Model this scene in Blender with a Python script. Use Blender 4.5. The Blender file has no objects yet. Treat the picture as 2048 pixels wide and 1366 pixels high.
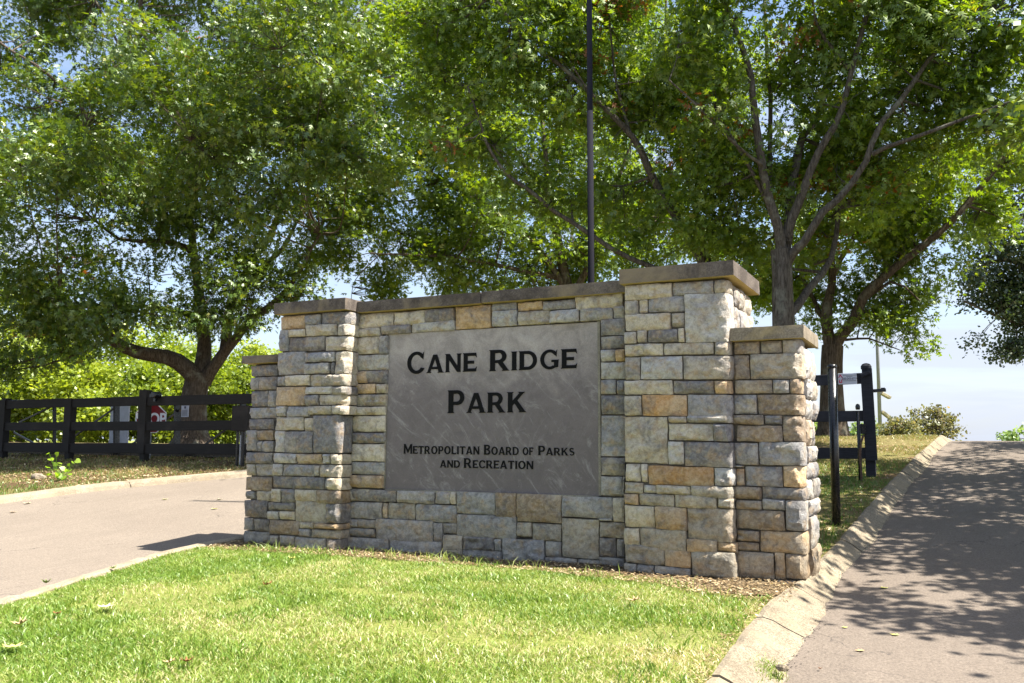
import bpy, math, random
import numpy as np
from mathutils import Vector
random.seed(7)
RNG = np.random.default_rng(11)
SC = bpy.context.scene
COL = SC.collection
R = math.radians

# ------------------------------------------------------------------ camera
FPX, CX, CY = 1750.0, 1024.0, 683.0          # focal length and centre in photograph pixels
roll, pitch, yaw = R(0.22), math.atan(198.6 / 1750), math.atan(876 / math.hypot(1750, 198.6))
CAM = np.array([0, 0, 1.35])
_fh = np.array([-math.sin(yaw), math.cos(yaw), 0]); _r0 = np.array([math.cos(yaw), math.sin(yaw), 0]); _up = np.array([0, 0, 1.])
_f = _fh * math.cos(pitch) + _up * math.sin(pitch); _u0 = -_fh * math.sin(pitch) + _up * math.cos(pitch)
_r = _r0 * math.cos(roll) + _u0 * math.sin(roll); _u = -_r0 * math.sin(roll) + _u0 * math.cos(roll)
cd = bpy.data.cameras.new('camera'); cam = bpy.data.objects.new('camera', cd); COL.objects.link(cam)
from mathutils import Matrix
cam.matrix_world = Matrix([[_r[0], _u[0], -_f[0], CAM[0]], [_r[1], _u[1], -_f[1], CAM[1]], [_r[2], _u[2], -_f[2], CAM[2]], [0, 0, 0, 1]])
cd.sensor_width = 36; cd.lens = 36 * FPX / 2048; cd.clip_start = .05; cd.clip_end = 3000
SC.camera = cam

# ------------------------------------------------------------------ light
SUN_EL, SUN_AZ = R(57), R(5.0)               # sun direction: azimuth from +X towards +Y
sv = Vector((math.cos(SUN_EL) * math.cos(SUN_AZ), math.cos(SUN_EL) * math.sin(SUN_AZ), math.sin(SUN_EL)))
sl = bpy.data.lights.new('sun', 'SUN'); so = bpy.data.objects.new('sun', sl); COL.objects.link(so)
sl.energy = 5.0; sl.angle = R(.53); sl.color = (1, .95, .86)
so.rotation_euler = sv.to_track_quat('Z', 'Y').to_euler()
W = bpy.data.worlds.new('World'); SC.world = W; W.use_nodes = True
nt = W.node_tree; nt.nodes.clear()
def N(t, ty, **kw):
    n = t.nodes.new(ty)
    for k, v in kw.items():
        if k.startswith('i_'): n.inputs[k[2:].replace('_', ' ')].default_value = v
        else: setattr(n, k, v)
    return n
sky = N(nt, 'ShaderNodeTexSky', sky_type='NISHITA', sun_disc=False, sun_elevation=SUN_EL, sun_rotation=math.pi / 2 - SUN_AZ,
        air_density=1.0, dust_density=1.6, ozone_density=1.2, altitude=150)
bg = N(nt, 'ShaderNodeBackground'); bg.inputs['Strength'].default_value = .085
wo = N(nt, 'ShaderNodeOutputWorld')
tc = N(nt, 'ShaderNodeTexCoord'); mp = N(nt, 'ShaderNodeMapping'); mp.inputs['Scale'].default_value = (1, 1, 5)
cn = N(nt, 'ShaderNodeTexNoise'); cn.inputs['Scale'].default_value = 3.4; cn.inputs['Detail'].default_value = 8; cn.inputs['Roughness'].default_value = .6
cn.inputs['Distortion'].default_value = .6
cr = N(nt, 'ShaderNodeMapRange'); cr.inputs['From Min'].default_value = .42; cr.inputs['From Max'].default_value = .68
sx = N(nt, 'ShaderNodeSeparateXYZ'); hr = N(nt, 'ShaderNodeMapRange')
hr.inputs['From Min'].default_value = .0; hr.inputs['From Max'].default_value = .24; hr.inputs['To Min'].default_value = .75; hr.inputs['To Max'].default_value = .03
ad = N(nt, 'ShaderNodeMath', operation='MULTIPLY_ADD', use_clamp=True); ad.inputs[1].default_value = .75
mx = N(nt, 'ShaderNodeMix', data_type='RGBA'); mx.inputs['B'].default_value = (2.95, 3.2, 3.75, 1)
L = nt.links.new
L(tc.outputs['Generated'], mp.inputs['Vector']); L(mp.outputs[0], cn.inputs['Vector']); L(cn.outputs['Fac'], cr.inputs['Value'])
L(tc.outputs['Generated'], sx.inputs[0]); L(sx.outputs['Z'], hr.inputs['Value'])
L(cr.outputs[0], ad.inputs[0]); L(hr.outputs[0], ad.inputs[2])
sc5 = N(nt, 'ShaderNodeMath', operation='MULTIPLY'); sc5.inputs[1].default_value = .9; L(ad.outputs[0], sc5.inputs[0])
L(sc5.outputs[0], mx.inputs['Factor']); L(sky.outputs[0], mx.inputs['A']); L(mx.outputs['Result'], bg.inputs['Color']); L(bg.outputs[0], wo.inputs[0])
SC.view_settings.view_transform = 'Standard'; SC.view_settings.look = 'None'; SC.view_settings.gamma = 1
SC.view_settings.use_curve_mapping = False
SC.view_settings.exposure = 1.68
cy = SC.cycles if hasattr(SC, 'cycles') else None
if cy:
    cy.max_bounces = 7; cy.diffuse_bounces = 3; cy.glossy_bounces = 2; cy.transmission_bounces = 3; cy.transparent_max_bounces = 6
    cy.use_denoising = True; cy.sample_clamp_indirect = 6

# ------------------------------------------------------------------ picture-to-place helpers (a pixel of the photograph as a real point)
def ray(px, py): return _f + _r * ((px - CX) / FPX) - _u * ((py - CY) / FPX)
def at(px, py, D): d = ray(px, py); return CAM + d * (D / (d @ _fh))
def onY(px, py, Y): d = ray(px, py); return CAM + d * (Y / d[1])
def sp(t, k): return k * np.logaddexp(0, np.asarray(t, float) / k)
def sstep(a, b, x): t = np.clip((np.asarray(x, float) - a) / (b - a), 0, 1); return t * t * (3 - 2 * t)
def g(x, y):
    """height of the rising ground"""
    y = np.asarray(y, float)
    rise = .117 * sp(y - 8.7, .6)
    cap = 1.18 + (1.50 - 1.18) * sstep(-9, -2, x)
    k = .08
    r = -k * np.logaddexp(-rise / k, -cap / k)
    return r - .03 * sp(8.0 - y, .8) - .014 * sp(y - 26, 2)
def og(px, py, off=0.0):
    d = ray(px, py); d = d / np.linalg.norm(d); t = 2.0
    while t < 300:
        P = CAM + d * t
        if P[2] < float(g(P[0], P[1])) + off: return P
        t += .02
    return P

# numpy value noise
def _h(ix, iy, iz, s):
    n = (ix * 374761393 + iy * 668265263 + iz * 2147483647 + s * 1274126177) & 0xFFFFFFFF
    n = ((n ^ (n >> 13)) * 1274126177) & 0xFFFFFFFF
    return ((n ^ (n >> 16)) & 0xFFFF) / 65535.0
def vnoise(p, s=0):
    p = np.asarray(p, float); i = np.floor(p).astype(np.int64); f = p - i; f = f * f * (3 - 2 * f)
    o = 0
    for a in (0, 1):
        for b in (0, 1):
            for c in (0, 1):
                w = (f[..., 0] if a else 1 - f[..., 0]) * (f[..., 1] if b else 1 - f[..., 1]) * (f[..., 2] if c else 1 - f[..., 2])
                o = o + w * _h(i[..., 0] + a, i[..., 1] + b, i[..., 2] + c, s)
    return o
def fbm(p, s=0, oct=3):
    o = 0; a = .5; t = 0
    for k in range(oct):
        o = o + a * vnoise(p * (2 ** k), s + k * 17); t += a; a *= .5
    return o / t

# ------------------------------------------------------------------ object helpers
def setp(o, label=None, cat=None, group=None, kind=None):
    if label: o['label'] = label
    if cat: o['category'] = cat
    if group: o['group'] = group
    if kind: o['kind'] = kind
    return o
def mesh_obj(name, V, F, mat, parent=None, smooth=False, attr=None):
    me = bpy.data.meshes.new(name)
    V = np.asarray(V, np.float32)
    if isinstance(F, np.ndarray):
        n, k = F.shape
        me.vertices.add(len(V)); me.vertices.foreach_set('co', V.ravel())
        me.loops.add(n * k); me.loops.foreach_set('vertex_index', F.astype(np.int32).ravel())
        me.polygons.add(n); me.polygons.foreach_set('loop_start', np.arange(0, n * k, k, dtype=np.int32))
        me.update(calc_edges=True)
    else:
        me.from_pydata([tuple(map(float, v)) for v in V], [], F); me.update()
    if attr is not None:
        a = me.attributes.new('tint', 'FLOAT', 'POINT'); a.data.foreach_set('value', np.asarray(attr, np.float32))
    if smooth: me.polygons.foreach_set('use_smooth', np.ones(len(me.polygons), bool))
    if smooth == 'edge': me.set_sharp_from_angle(angle=R(32))
    if mat: me.materials.append(mat)
    o = bpy.data.objects.new(name, me); COL.objects.link(o)
    if parent: o.parent = parent; o.matrix_parent_inverse = parent.matrix_world.inverted()
    return o
def empty(name, loc, **kw):
    o = bpy.data.objects.new(name, None); COL.objects.link(o); o.location = loc; o.empty_display_size = .2
    o.matrix_world = Matrix.Translation(Vector([float(c) for c in loc]))
    return setp(o, **kw)
class MB:
    """collects pieces of one mesh"""
    def __init__(s): s.V = []; s.F = []; s.n = 0
    def add(s, V, F):
        for f in F: s.F.append(tuple(int(i) + s.n for i in f))
        s.V.extend([tuple(v) for v in V]); s.n += len(V)
    def box(s, lo, hi, rot=None, c=None):
        x0, y0, z0 = lo; x1, y1, z1 = hi
        V = np.array([(x0, y0, z0), (x1, y0, z0), (x1, y1, z0), (x0, y1, z0), (x0, y0, z1), (x1, y0, z1), (x1, y1, z1), (x0, y1, z1)], float)
        s.add(V, [(0, 3, 2, 1), (4, 5, 6, 7), (0, 1, 5, 4), (1, 2, 6, 5), (2, 3, 7, 6), (3, 0, 4, 7)])
    def beam(s, a, b, wx, wz, up=(0, 0, 1)):
        """rectangular bar from a to b"""
        a = Vector(a); b = Vector(b); d = (b - a).normalized(); u = Vector(up); sd = d.cross(u)
        if sd.length < 1e-4: sd = d.cross(Vector((0, 1, 0)))
        sd.normalize(); u = sd.cross(d); V = []
        for p in (a, b):
            for i, j in ((-1, -1), (1, -1), (1, 1), (-1, 1)): V.append(p + sd * wx * i / 2 + u * wz * j / 2)
        s.add(V, [(3, 2, 1, 0), (4, 5, 6, 7), (0, 1, 5, 4), (1, 2, 6, 5), (2, 3, 7, 6), (3, 0, 4, 7)])
    def lathe(s, base, prof, n=20, axis=None):
        """prof: (radius, height) pairs going up from base"""
        V = []; F = []
        ax = Vector(axis).normalized() if axis is not None else Vector((0, 0, 1))
        e1 = ax.orthogonal().normalized(); e2 = ax.cross(e1)
        for r, h in prof:
            for k in range(n):
                t = 2 * math.pi * k / n
                V.append(Vector(base) + ax * h + e1 * (r * math.cos(t)) + e2 * (r * math.sin(t)))
        for i in range(len(prof) - 1):
            for k in range(n):
                F.append((i * n + k, i * n + (k + 1) % n, (i + 1) * n + (k + 1) % n, (i + 1) * n + k))
        F.append(tuple(range(n - 1, -1, -1))); F.append(tuple((len(prof) - 1) * n + k for k in range(n)))
        s.add(V, F)
    def build(s, name, mat, parent=None, smooth=False, bevel=0):
        o = mesh_obj(name, s.V, s.F, mat, parent, smooth)
        if bevel:
            m = o.modifiers.new('bevel', 'BEVEL'); m.width = bevel; m.segments = 2; m.limit_method = 'ANGLE'
        return o

# ------------------------------------------------------------------ materials
def new_mat(name):
    m = bpy.data.materials.new(name); m.use_nodes = True; t = m.node_tree; t.nodes.clear()
    return m, t
def ramp(t, fac, stops):
    r = N(t, 'ShaderNodeValToRGB'); e = r.color_ramp.elements
    while len(e) < len(stops): e.new(.5)
    for i, (p, c) in enumerate(stops): e[i].position = p; e[i].color = (*c, 1) if len(c) == 3 else c
    t.links.new(fac, r.inputs[0]); return r.outputs[0]
def noise(t, scale, detail=4, rough=.55, vec=None, dist=0):
    n = N(t, 'ShaderNodeTexNoise'); n.inputs['Scale'].default_value = scale; n.inputs['Detail'].default_value = detail
    n.inputs['Roughness'].default_value = rough; n.inputs['Distortion'].default_value = dist
    if vec is not None: t.links.new(vec, n.inputs['Vector'])
    return n
def pos(t): return N(t, 'ShaderNodeNewGeometry').outputs['Position']
def scaled(t, v, s):
    m = N(t, 'ShaderNodeMapping'); m.inputs['Scale'].default_value = s; t.links.new(v, m.inputs['Vector']); return m.outputs[0]
def mixc(t, f, a, b, mode='MIX'):
    m = N(t, 'ShaderNodeMix', data_type='RGBA', blend_type=mode)
    for k, v in (('Factor', f), ('A', a), ('B', b)):
        if isinstance(v, (int, float)): m.inputs[k].default_value = v
        elif isinstance(v, tuple): m.inputs[k].default_value = (*v, 1)
        else: t.links.new(v, m.inputs[k])
    return m.outputs['Result']
def mrange(t, v, a, b, c=0, d=1):
    m = N(t, 'ShaderNodeMapRange'); t.links.new(v, m.inputs['Value'])
    for k, x in (('From Min', a), ('From Max', b), ('To Min', c), ('To Max', d)): m.inputs[k].default_value = x
    return m.outputs[0]
def finish(t, col, rough=.8, bump=None, bs=.3, bd=.01, spec=.3, metal=0):
    b = N(t, 'ShaderNodeBsdfPrincipled'); o = N(t, 'ShaderNodeOutputMaterial')
    if isinstance(col, tuple): b.inputs['Base Color'].default_value = (*col, 1)
    else: t.links.new(col, b.inputs['Base Color'])
    if isinstance(rough, (int, float)): b.inputs['Roughness'].default_value = rough
    else: t.links.new(rough, b.inputs['Roughness'])
    b.inputs['Specular IOR Level'].default_value = spec; b.inputs['Metallic'].default_value = metal
    if bump is not None:
        bn = N(t, 'ShaderNodeBump'); bn.inputs['Strength'].default_value = bs; bn.inputs['Distance'].default_value = bd
        t.links.new(bump, bn.inputs['Height']); t.links.new(bn.outputs[0], b.inputs['Normal'])
    t.links.new(b.outputs[0], o.inputs[0]); return b

def stone_mat():
    m, t = new_mat('split_face_stone')
    oi = N(t, 'ShaderNodeObjectInfo'); P = pos(t)
    off = N(t, 'ShaderNodeVectorMath', operation='MULTIPLY_ADD'); off.inputs[1].default_value = (1, 1, 1)
    cx = N(t, 'ShaderNodeCombineXYZ'); mu = N(t, 'ShaderNodeMath', operation='MULTIPLY'); mu.inputs[1].default_value = 37
    t.links.new(oi.outputs['Random'], mu.inputs[0]); t.links.new(mu.outputs[0], cx.inputs[0]); t.links.new(mu.outputs[0], cx.inputs[2])
    t.links.new(P, off.inputs[0]); t.links.new(cx.outputs[0], off.inputs[2]); V = off.outputs[0]
    n1 = noise(t, 5, 5, .6, V, .6); n2 = noise(t, 9, 4, .55, V, .3); n3 = noise(t, 90, 4, .7, V); n4 = noise(t, 26, 5, .65, V, .4)
    n5 = noise(t, 3.0, 3, .5, V)
    c = oi.outputs['Color']
    c = mixc(t, mrange(t, n1.outputs['Fac'], .48, .66), c, mixc(t, .72, c, (.145, .14, .15)))
    c = mixc(t, mrange(t, n2.outputs['Fac'], .50, .66), c, mixc(t, .52, c, (.45, .29, .13)))
    c = mixc(t, mrange(t, n5.outputs['Fac'], .50, .64), c, mixc(t, .38, c, (.62, .56, .45)))
    c = mixc(t, mrange(t, n4.outputs['Fac'], .42, .72, 0, .34), c, (.60, .56, .48))
    c = mixc(t, mrange(t, n4.outputs['Fac'], .55, .30, 0, .45), c, (.13, .11, .09))
    c = mixc(t, mrange(t, n3.outputs['Fac'], .62, .42, 0, .22), c, (.12, .10, .08))
    sz = N(t, 'ShaderNodeSeparateXYZ'); t.links.new(P, sz.inputs[0])
    low = mrange(t, sz.outputs['Z'], 1.25, .1, 0, .42)      # weathered, dirtier foot of the wall
    c = mixc(t, low, c, mixc(t, 1.0, c, (.60, .56, .44), 'MULTIPLY'))
    ah = N(t, 'ShaderNodeMath', operation='MULTIPLY_ADD'); ah.inputs[1].default_value = .35
    t.links.new(n3.outputs['Fac'], ah.inputs[0]); t.links.new(n4.outputs['Fac'], ah.inputs[2])
    finish(t, c, .9, ah.outputs[0], .9, .018, .15); return m
def concrete_mat(name, base, dark, stain=None, sc=3.0, under=None, bs=.35, speck=.45):
    m, t = new_mat(name); P = pos(t)
    n1 = noise(t, sc, 7, .68, P, .4); n2 = noise(t, 70, 4, .7, P); n3 = noise(t, 22, 6, .7, P, .2)
    c = mixc(t, mrange(t, n1.outputs['Fac'], .38, .64), dark, base)
    c = mixc(t, mrange(t, n3.outputs['Fac'], .55, .75, 0, .5), c, tuple(min(1, x * 1.5) for x in base))
    c = mixc(t, mrange(t, n2.outputs['Fac'], .60, .40, 0, speck), c, tuple(x * .4 for x in dark))
    if stain: c = mixc(t, mrange(t, noise(t, 2.1, 5, .6, P, .5).outputs['Fac'], .5, .68, 0, .8), c, stain)
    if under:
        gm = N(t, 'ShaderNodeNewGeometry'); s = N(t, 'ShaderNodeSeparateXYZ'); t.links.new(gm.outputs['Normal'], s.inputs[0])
        c = mixc(t, mrange(t, s.outputs['Z'], -.4, -.9, 0, .85), c, under)  # ochre on downward faces: yellow bounce light from the lawn put into the colour
    finish(t, c, .92, n2.outputs['Fac'], bs, .008, .15); return m
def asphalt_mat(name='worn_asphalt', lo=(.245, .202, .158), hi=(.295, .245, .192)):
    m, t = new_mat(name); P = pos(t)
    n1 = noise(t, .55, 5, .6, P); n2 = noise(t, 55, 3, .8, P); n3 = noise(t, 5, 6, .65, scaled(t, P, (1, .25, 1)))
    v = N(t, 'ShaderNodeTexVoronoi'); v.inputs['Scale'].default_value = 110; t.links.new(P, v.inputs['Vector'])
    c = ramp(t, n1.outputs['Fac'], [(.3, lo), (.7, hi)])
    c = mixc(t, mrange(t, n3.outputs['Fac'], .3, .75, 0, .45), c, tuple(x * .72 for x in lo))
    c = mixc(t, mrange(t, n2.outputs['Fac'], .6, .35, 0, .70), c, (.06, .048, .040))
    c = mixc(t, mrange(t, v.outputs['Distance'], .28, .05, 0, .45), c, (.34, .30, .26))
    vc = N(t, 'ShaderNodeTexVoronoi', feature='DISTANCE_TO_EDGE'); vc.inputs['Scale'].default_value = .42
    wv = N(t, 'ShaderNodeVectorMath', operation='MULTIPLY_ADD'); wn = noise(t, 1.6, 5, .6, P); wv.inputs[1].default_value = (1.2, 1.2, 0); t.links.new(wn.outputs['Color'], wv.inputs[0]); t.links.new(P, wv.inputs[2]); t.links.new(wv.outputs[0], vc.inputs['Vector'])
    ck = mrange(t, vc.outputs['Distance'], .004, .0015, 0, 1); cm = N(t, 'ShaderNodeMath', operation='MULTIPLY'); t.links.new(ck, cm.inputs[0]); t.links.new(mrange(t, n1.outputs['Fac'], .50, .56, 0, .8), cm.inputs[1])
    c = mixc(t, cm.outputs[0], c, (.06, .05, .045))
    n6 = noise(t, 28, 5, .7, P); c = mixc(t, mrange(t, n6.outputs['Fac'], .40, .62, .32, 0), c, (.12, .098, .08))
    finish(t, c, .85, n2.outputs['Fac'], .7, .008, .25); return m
def grass_ground_mat(name, a, b, straw, dirt, sc=2.0, bare=.60):
    m, t = new_mat(name); P = pos(t)
    n1 = noise(t, sc, 6, .65, P, .3); n2 = noise(t, 40, 4, .75, P); n3 = noise(t, sc * .6, 5, .6, P, .8); n4 = noise(t, 180, 2, .7, P)
    c = mixc(t, mrange(t, n1.outputs['Fac'], .35, .65), a, b)
    c = mixc(t, mrange(t, n2.outputs['Fac'], .45, .70, 0, .8), c, straw)
    c = mixc(t, mrange(t, n3.outputs['Fac'], bare, bare + .08), c, dirt)
    c = mixc(t, mrange(t, n4.outputs['Fac'], .6, .35, 0, .6), c, tuple(x * .35 for x in dirt))
    finish(t, c, .95, n2.outputs['Fac'], .9, .03, .1); return m
def leaf_mat(name, stops, tr_gain=(2.3, 2.2, 1.1), gloss=.10, trans=.45, rough=.42):
    m, t = new_mat(name); a = N(t, 'ShaderNodeAttribute', attribute_name='tint')
    c = ramp(t, a.outputs['Fac'], stops)
    c2 = mixc(t, 1.0, c, tr_gain, 'MULTIPLY')
    d = N(t, 'ShaderNodeBsdfDiffuse'); tr = N(t, 'ShaderNodeBsdfTranslucent'); gl = N(t, 'ShaderNodeBsdfGlossy'); gl.inputs['Roughness'].default_value = rough
    gl.inputs['Color'].default_value = (.85, .9, .8, 1)
    m1 = N(t, 'ShaderNodeMixShader'); m1.inputs[0].default_value = trans; m2 = N(t, 'ShaderNodeMixShader'); m2.inputs[0].default_value = gloss
    l = t.links.new; l(c, d.inputs[0]); l(c2, tr.inputs[0]); l(d.outputs[0], m1.inputs[1]); l(tr.outputs[0], m1.inputs[2])
    l(m1.outputs[0], m2.inputs[1]); l(gl.outputs[0], m2.inputs[2])
    o = N(t, 'ShaderNodeOutputMaterial'); l(m2.outputs[0], o.inputs[0]); return m
def bark_mat(name, a, b):
    m, t = new_mat(name); P = pos(t)
    n1 = noise(t, 9, 6, .7, scaled(t, P, (3.2, 3.2, .55)), .5); n2 = noise(t, 3, 4, .6, P)
    c = mixc(t, mrange(t, n1.outputs['Fac'], .35, .62), a, b)
    c = mixc(t, mrange(t, n2.outputs['Fac'], .55, .72, 0, .6), c, (.30, .31, .25))
    finish(t, c, .95, n1.outputs['Fac'], 1.0, .05, .1); return m
def plain_mat(name, col, rough=.5, n=.25, sc=20, metal=0, spec=.4):
    m, t = new_mat(name); P = pos(t); n1 = noise(t, sc, 5, .6, P)
    c = mixc(t, mrange(t, n1.outputs['Fac'], .35, .7, 0, 1), tuple(x * (1 - n) for x in col), tuple(min(1, x * (1 + n)) for x in col))
    finish(t, c, mrange(t, n1.outputs['Fac'], .3, .7, rough * .8, min(1, rough * 1.2)), n1.outputs['Fac'], .15, .003, spec, metal); return m
def board_mat(name, col):
    m, t = new_mat(name); P = pos(t)
    n1 = noise(t, 8, 6, .7, scaled(t, P, (.6, 4, 9))); n2 = noise(t, 1.3, 4, .6, P)
    c = mixc(t, mrange(t, n1.outputs['Fac'], .4, .65), tuple(x * .55 for x in col), col)
    c = mixc(t, mrange(t, n2.outputs['Fac'], .55, .75, 0, .6), c, tuple(min(1, x * 2.2) for x in col))
    finish(t, c, .72, n1.outputs['Fac'], .3, .004, .25); return m
def panel_mat():
    m, t = new_mat('stained_concrete_panel'); P = pos(t)
    s = N(t, 'ShaderNodeSeparateXYZ'); t.links.new(P, s.inputs[0])
    V = N(t, 'ShaderNodeMapping', vector_type='TEXTURE'); V.inputs['Rotation'].default_value = (0, R(48), 0); V.inputs['Scale'].default_value = (1.3, 1, .42); t.links.new(P, V.inputs['Vector'])
    V2 = N(t, 'ShaderNodeMapping', vector_type='TEXTURE'); V2.inputs['Rotation'].default_value = (0, R(-55), 0); V2.inputs['Scale'].default_value = (1.3, 1, .40); t.links.new(P, V2.inputs['Vector'])
    n1 = noise(t, 2.3, 12, .78, V.outputs[0], 1.6); n2 = noise(t, 1.3, 6, .6, P, .8); n3 = noise(t, 100, 3, .7, P); n4 = noise(t, 2.7, 12, .8, V2.outputs[0], 1.2); n5 = noise(t, 3, 10, .75, P, 1.0)
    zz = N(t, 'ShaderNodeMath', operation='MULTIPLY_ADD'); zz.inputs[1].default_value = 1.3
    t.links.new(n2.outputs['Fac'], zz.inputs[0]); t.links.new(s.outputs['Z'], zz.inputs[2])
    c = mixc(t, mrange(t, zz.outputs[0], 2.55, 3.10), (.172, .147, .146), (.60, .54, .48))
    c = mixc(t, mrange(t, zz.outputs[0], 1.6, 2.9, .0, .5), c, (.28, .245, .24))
    c = mixc(t, mrange(t, n5.outputs['Fac'], .60, .38, 0, .5), c, (.125, .108, .105))
    c = mixc(t, mrange(t, n1.outputs['Fac'], .53, .65, 0, .50), c, (.44, .415, .40))
    c = mixc(t, mrange(t, n4.outputs['Fac'], .55, .66, 0, .28), c, (.43, .40, .385))
    c = mixc(t, mrange(t, n3.outputs['Fac'], .62, .35, 0, .25), c, (.09, .08, .08))
    finish(t, c, .85, n3.outputs['Fac'], .2, .004, .2); return m

M_STONE = stone_mat()
M_MORTAR = concrete_mat('mortar', (.22, .19, .15), (.11, .095, .08))
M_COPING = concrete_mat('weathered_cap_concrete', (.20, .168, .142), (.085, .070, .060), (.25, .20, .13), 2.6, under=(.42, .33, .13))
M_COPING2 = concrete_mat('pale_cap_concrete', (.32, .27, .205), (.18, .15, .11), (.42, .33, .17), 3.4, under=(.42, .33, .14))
M_KERB = concrete_mat('kerb_concrete', (.36, .305, .22), (.23, .19, .135), (.29, .235, .155), 2.9, bs=1.0, speck=.8)
M_KERB2 = concrete_mat('pale_kerb_concrete', (.40, .34, .25), (.27, .22, .155), (.31, .25, .16), 2.4, bs=.8, speck=.6)
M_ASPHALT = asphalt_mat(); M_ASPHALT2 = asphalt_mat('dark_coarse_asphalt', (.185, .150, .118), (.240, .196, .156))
M_LAWN = grass_ground_mat('lawn_soil', (.15, .20, .035), (.25, .30, .06), (.46, .41, .18), (.16, .10, .055), 1.3, .66)
M_VERGE = grass_ground_mat('dry_verge', (.11, .13, .035), (.17, .15, .06), (.34, .25, .11), (.13, .085, .045), .8, .45)
M_VERGE2 = grass_ground_mat('thin_turf_soil', (.14, .15, .035), (.20, .17, .07), (.36, .29, .13), (.22, .15, .08), 1.1, .53)
M_MULCH = grass_ground_mat('mulch_soil', (.10, .075, .045), (.16, .12, .07), (.30, .23, .14), (.07, .05, .03), 6, .60)
M_PANEL = panel_mat()
M_LETTER = plain_mat('black_letter_metal', (.006, .006, .006), .6, .5, 60, spec=.1)
M_BLACKWOOD = board_mat('black_stained_wood', (.020, .017, .015))
M_GATEBLUE = board_mat('charcoal_gate_paint', (.030, .031, .040))
M_BLACKMETAL = plain_mat('black_gloss_metal', (.010, .010, .011), .28, .3, 30, spec=.5)
M_RUST = plain_mat('rusty_conduit', (.10, .06, .04), .8, .5, 30)
M_NAVY = plain_mat('navy_pole_paint', (.012, .017, .042), .55, .3, 40, spec=.25)
M_POLEGREY = plain_mat('sunlit_pole_paint', (.013, .013, .018), .9, .5, 120, spec=.05)  # lower pole: same navy paint, greyed to put sunlight into its colour
M_GALV = plain_mat('galvanised_steel', (.25, .26, .27), .6, .2, 40, 0, .2)
M_WHITE = plain_mat('white_sign', (.50, .52, .58), .5, .12, 4)
M_RED = plain_mat('sign_red', (.20, .006, .012), .4, .15, 8)
M_TEXTWHITE = plain_mat('sign_white', (.8, .8, .8), .4, .05, 8)
M_TEXTGREY = plain_mat('print_grey', (.09, .09, .12), .6, .1, 8)
M_PINKPRINT = plain_mat('print_red', (.45, .03, .08), .6, .1, 8)
M_SOLAR = plain_mat('tan_panel', (.42, .37, .24), .5, .3, 12)
M_BARK = bark_mat('oak_bark', (.045, .034, .026), (.16, .125, .095))
M_BARK2 = bark_mat('grey_bark', (.05, .042, .034), (.17, .15, .125))
OAK = [(0, (.030, .072, .008)), (.5, (.075, .132, .010)), (.93, (.185, .250, .025)), (.97, (.18, .18, .025)), (1, (.20, .085, .03))]
M_OAK = leaf_mat('oak_leaf', OAK, (2.6, 2.2, .5), gloss=.07, rough=.46, trans=.32)
M_OAK2 = leaf_mat('bright_oak_leaf', [(0, (.046, .098, .008)), (.5, (.108, .178, .012)), (.95, (.20, .265, .022)), (.98, (.22, .20, .03)), (1, (.25, .09, .03))], (2.7, 2.4, .6), gloss=.06, trans=.42, rough=.5)
M_DARKLEAF = leaf_mat('dark_oak_leaf', [(0, (.020, .038, .012)), (.6, (.035, .062, .018)), (.95, (.075, .10, .022)), (1, (.12, .12, .03))], gloss=.08, trans=.3)
M_FOREST = leaf_mat('sunlit_wood_leaf', [(0, (.10, .15, .014)), (.5, (.19, .245, .02)), (1, (.33, .37, .04))], gloss=.05, trans=.42)
M_BUSH = leaf_mat('shrub_leaf', [(0, (.09, .105, .05)), (.6, (.16, .155, .075)), (1, (.27, .19, .10))], gloss=.05, trans=.35)
M_FARGREEN = leaf_mat('far_green_leaf', [(0, (.10, .17, .07)), (1, (.20, .27, .10))], gloss=.03, trans=.35)
M_WEED = leaf_mat('weed_leaf', [(0, (.14, .26, .02)), (1, (.26, .38, .03))], gloss=.05, trans=.55)
M_BLADE = leaf_mat('grass_blade', [(0, (.10, .19, .018)), (.35, (.185, .265, .04)), (.74, (.26, .325, .065)), (.89, (.40, .40, .16)), (1, (.52, .44, .25))], (1.5, 1.5, 1.0), gloss=.04, trans=.35)
M_BLADE2 = leaf_mat('verge_blade', [(0, (.07, .14, .02)), (.5, (.13, .20, .035)), (.7, (.25, .21, .08)), (1, (.36, .27, .13))], (1.5, 1.5, 1.0), gloss=.04, trans=.35)
M_LITTER = leaf_mat('dry_litter', [(0, (.10, .065, .035)), (.5, (.24, .165, .09)), (.85, (.42, .32, .18)), (1, (.60, .50, .33))], gloss=.03, trans=.1)
def dry_leaf(name, col):
    m, t = new_mat(name); n1 = noise(t, 30, 4, .6, pos(t))
    c = mixc(t, n1.outputs['Fac'], tuple(x * .7 for x in col), tuple(min(1, x * 1.25) for x in col))
    finish(t, c, .7, n1.outputs['Fac'], .3, .003, .2); return m
M_DRY = {'cream': dry_leaf('cream_dry_leaf', (.60, .50, .30)), 'brown': dry_leaf('brown_dry_leaf', (.26, .11, .045)), 'yellow': dry_leaf('yellow_fallen_leaf', (.52, .50, .14)),
         'green': dry_leaf('green_fallen_leaf', (.16, .22, .05)), 'tan': dry_leaf('tan_dry_leaf', (.42, .29, .15))}

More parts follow.
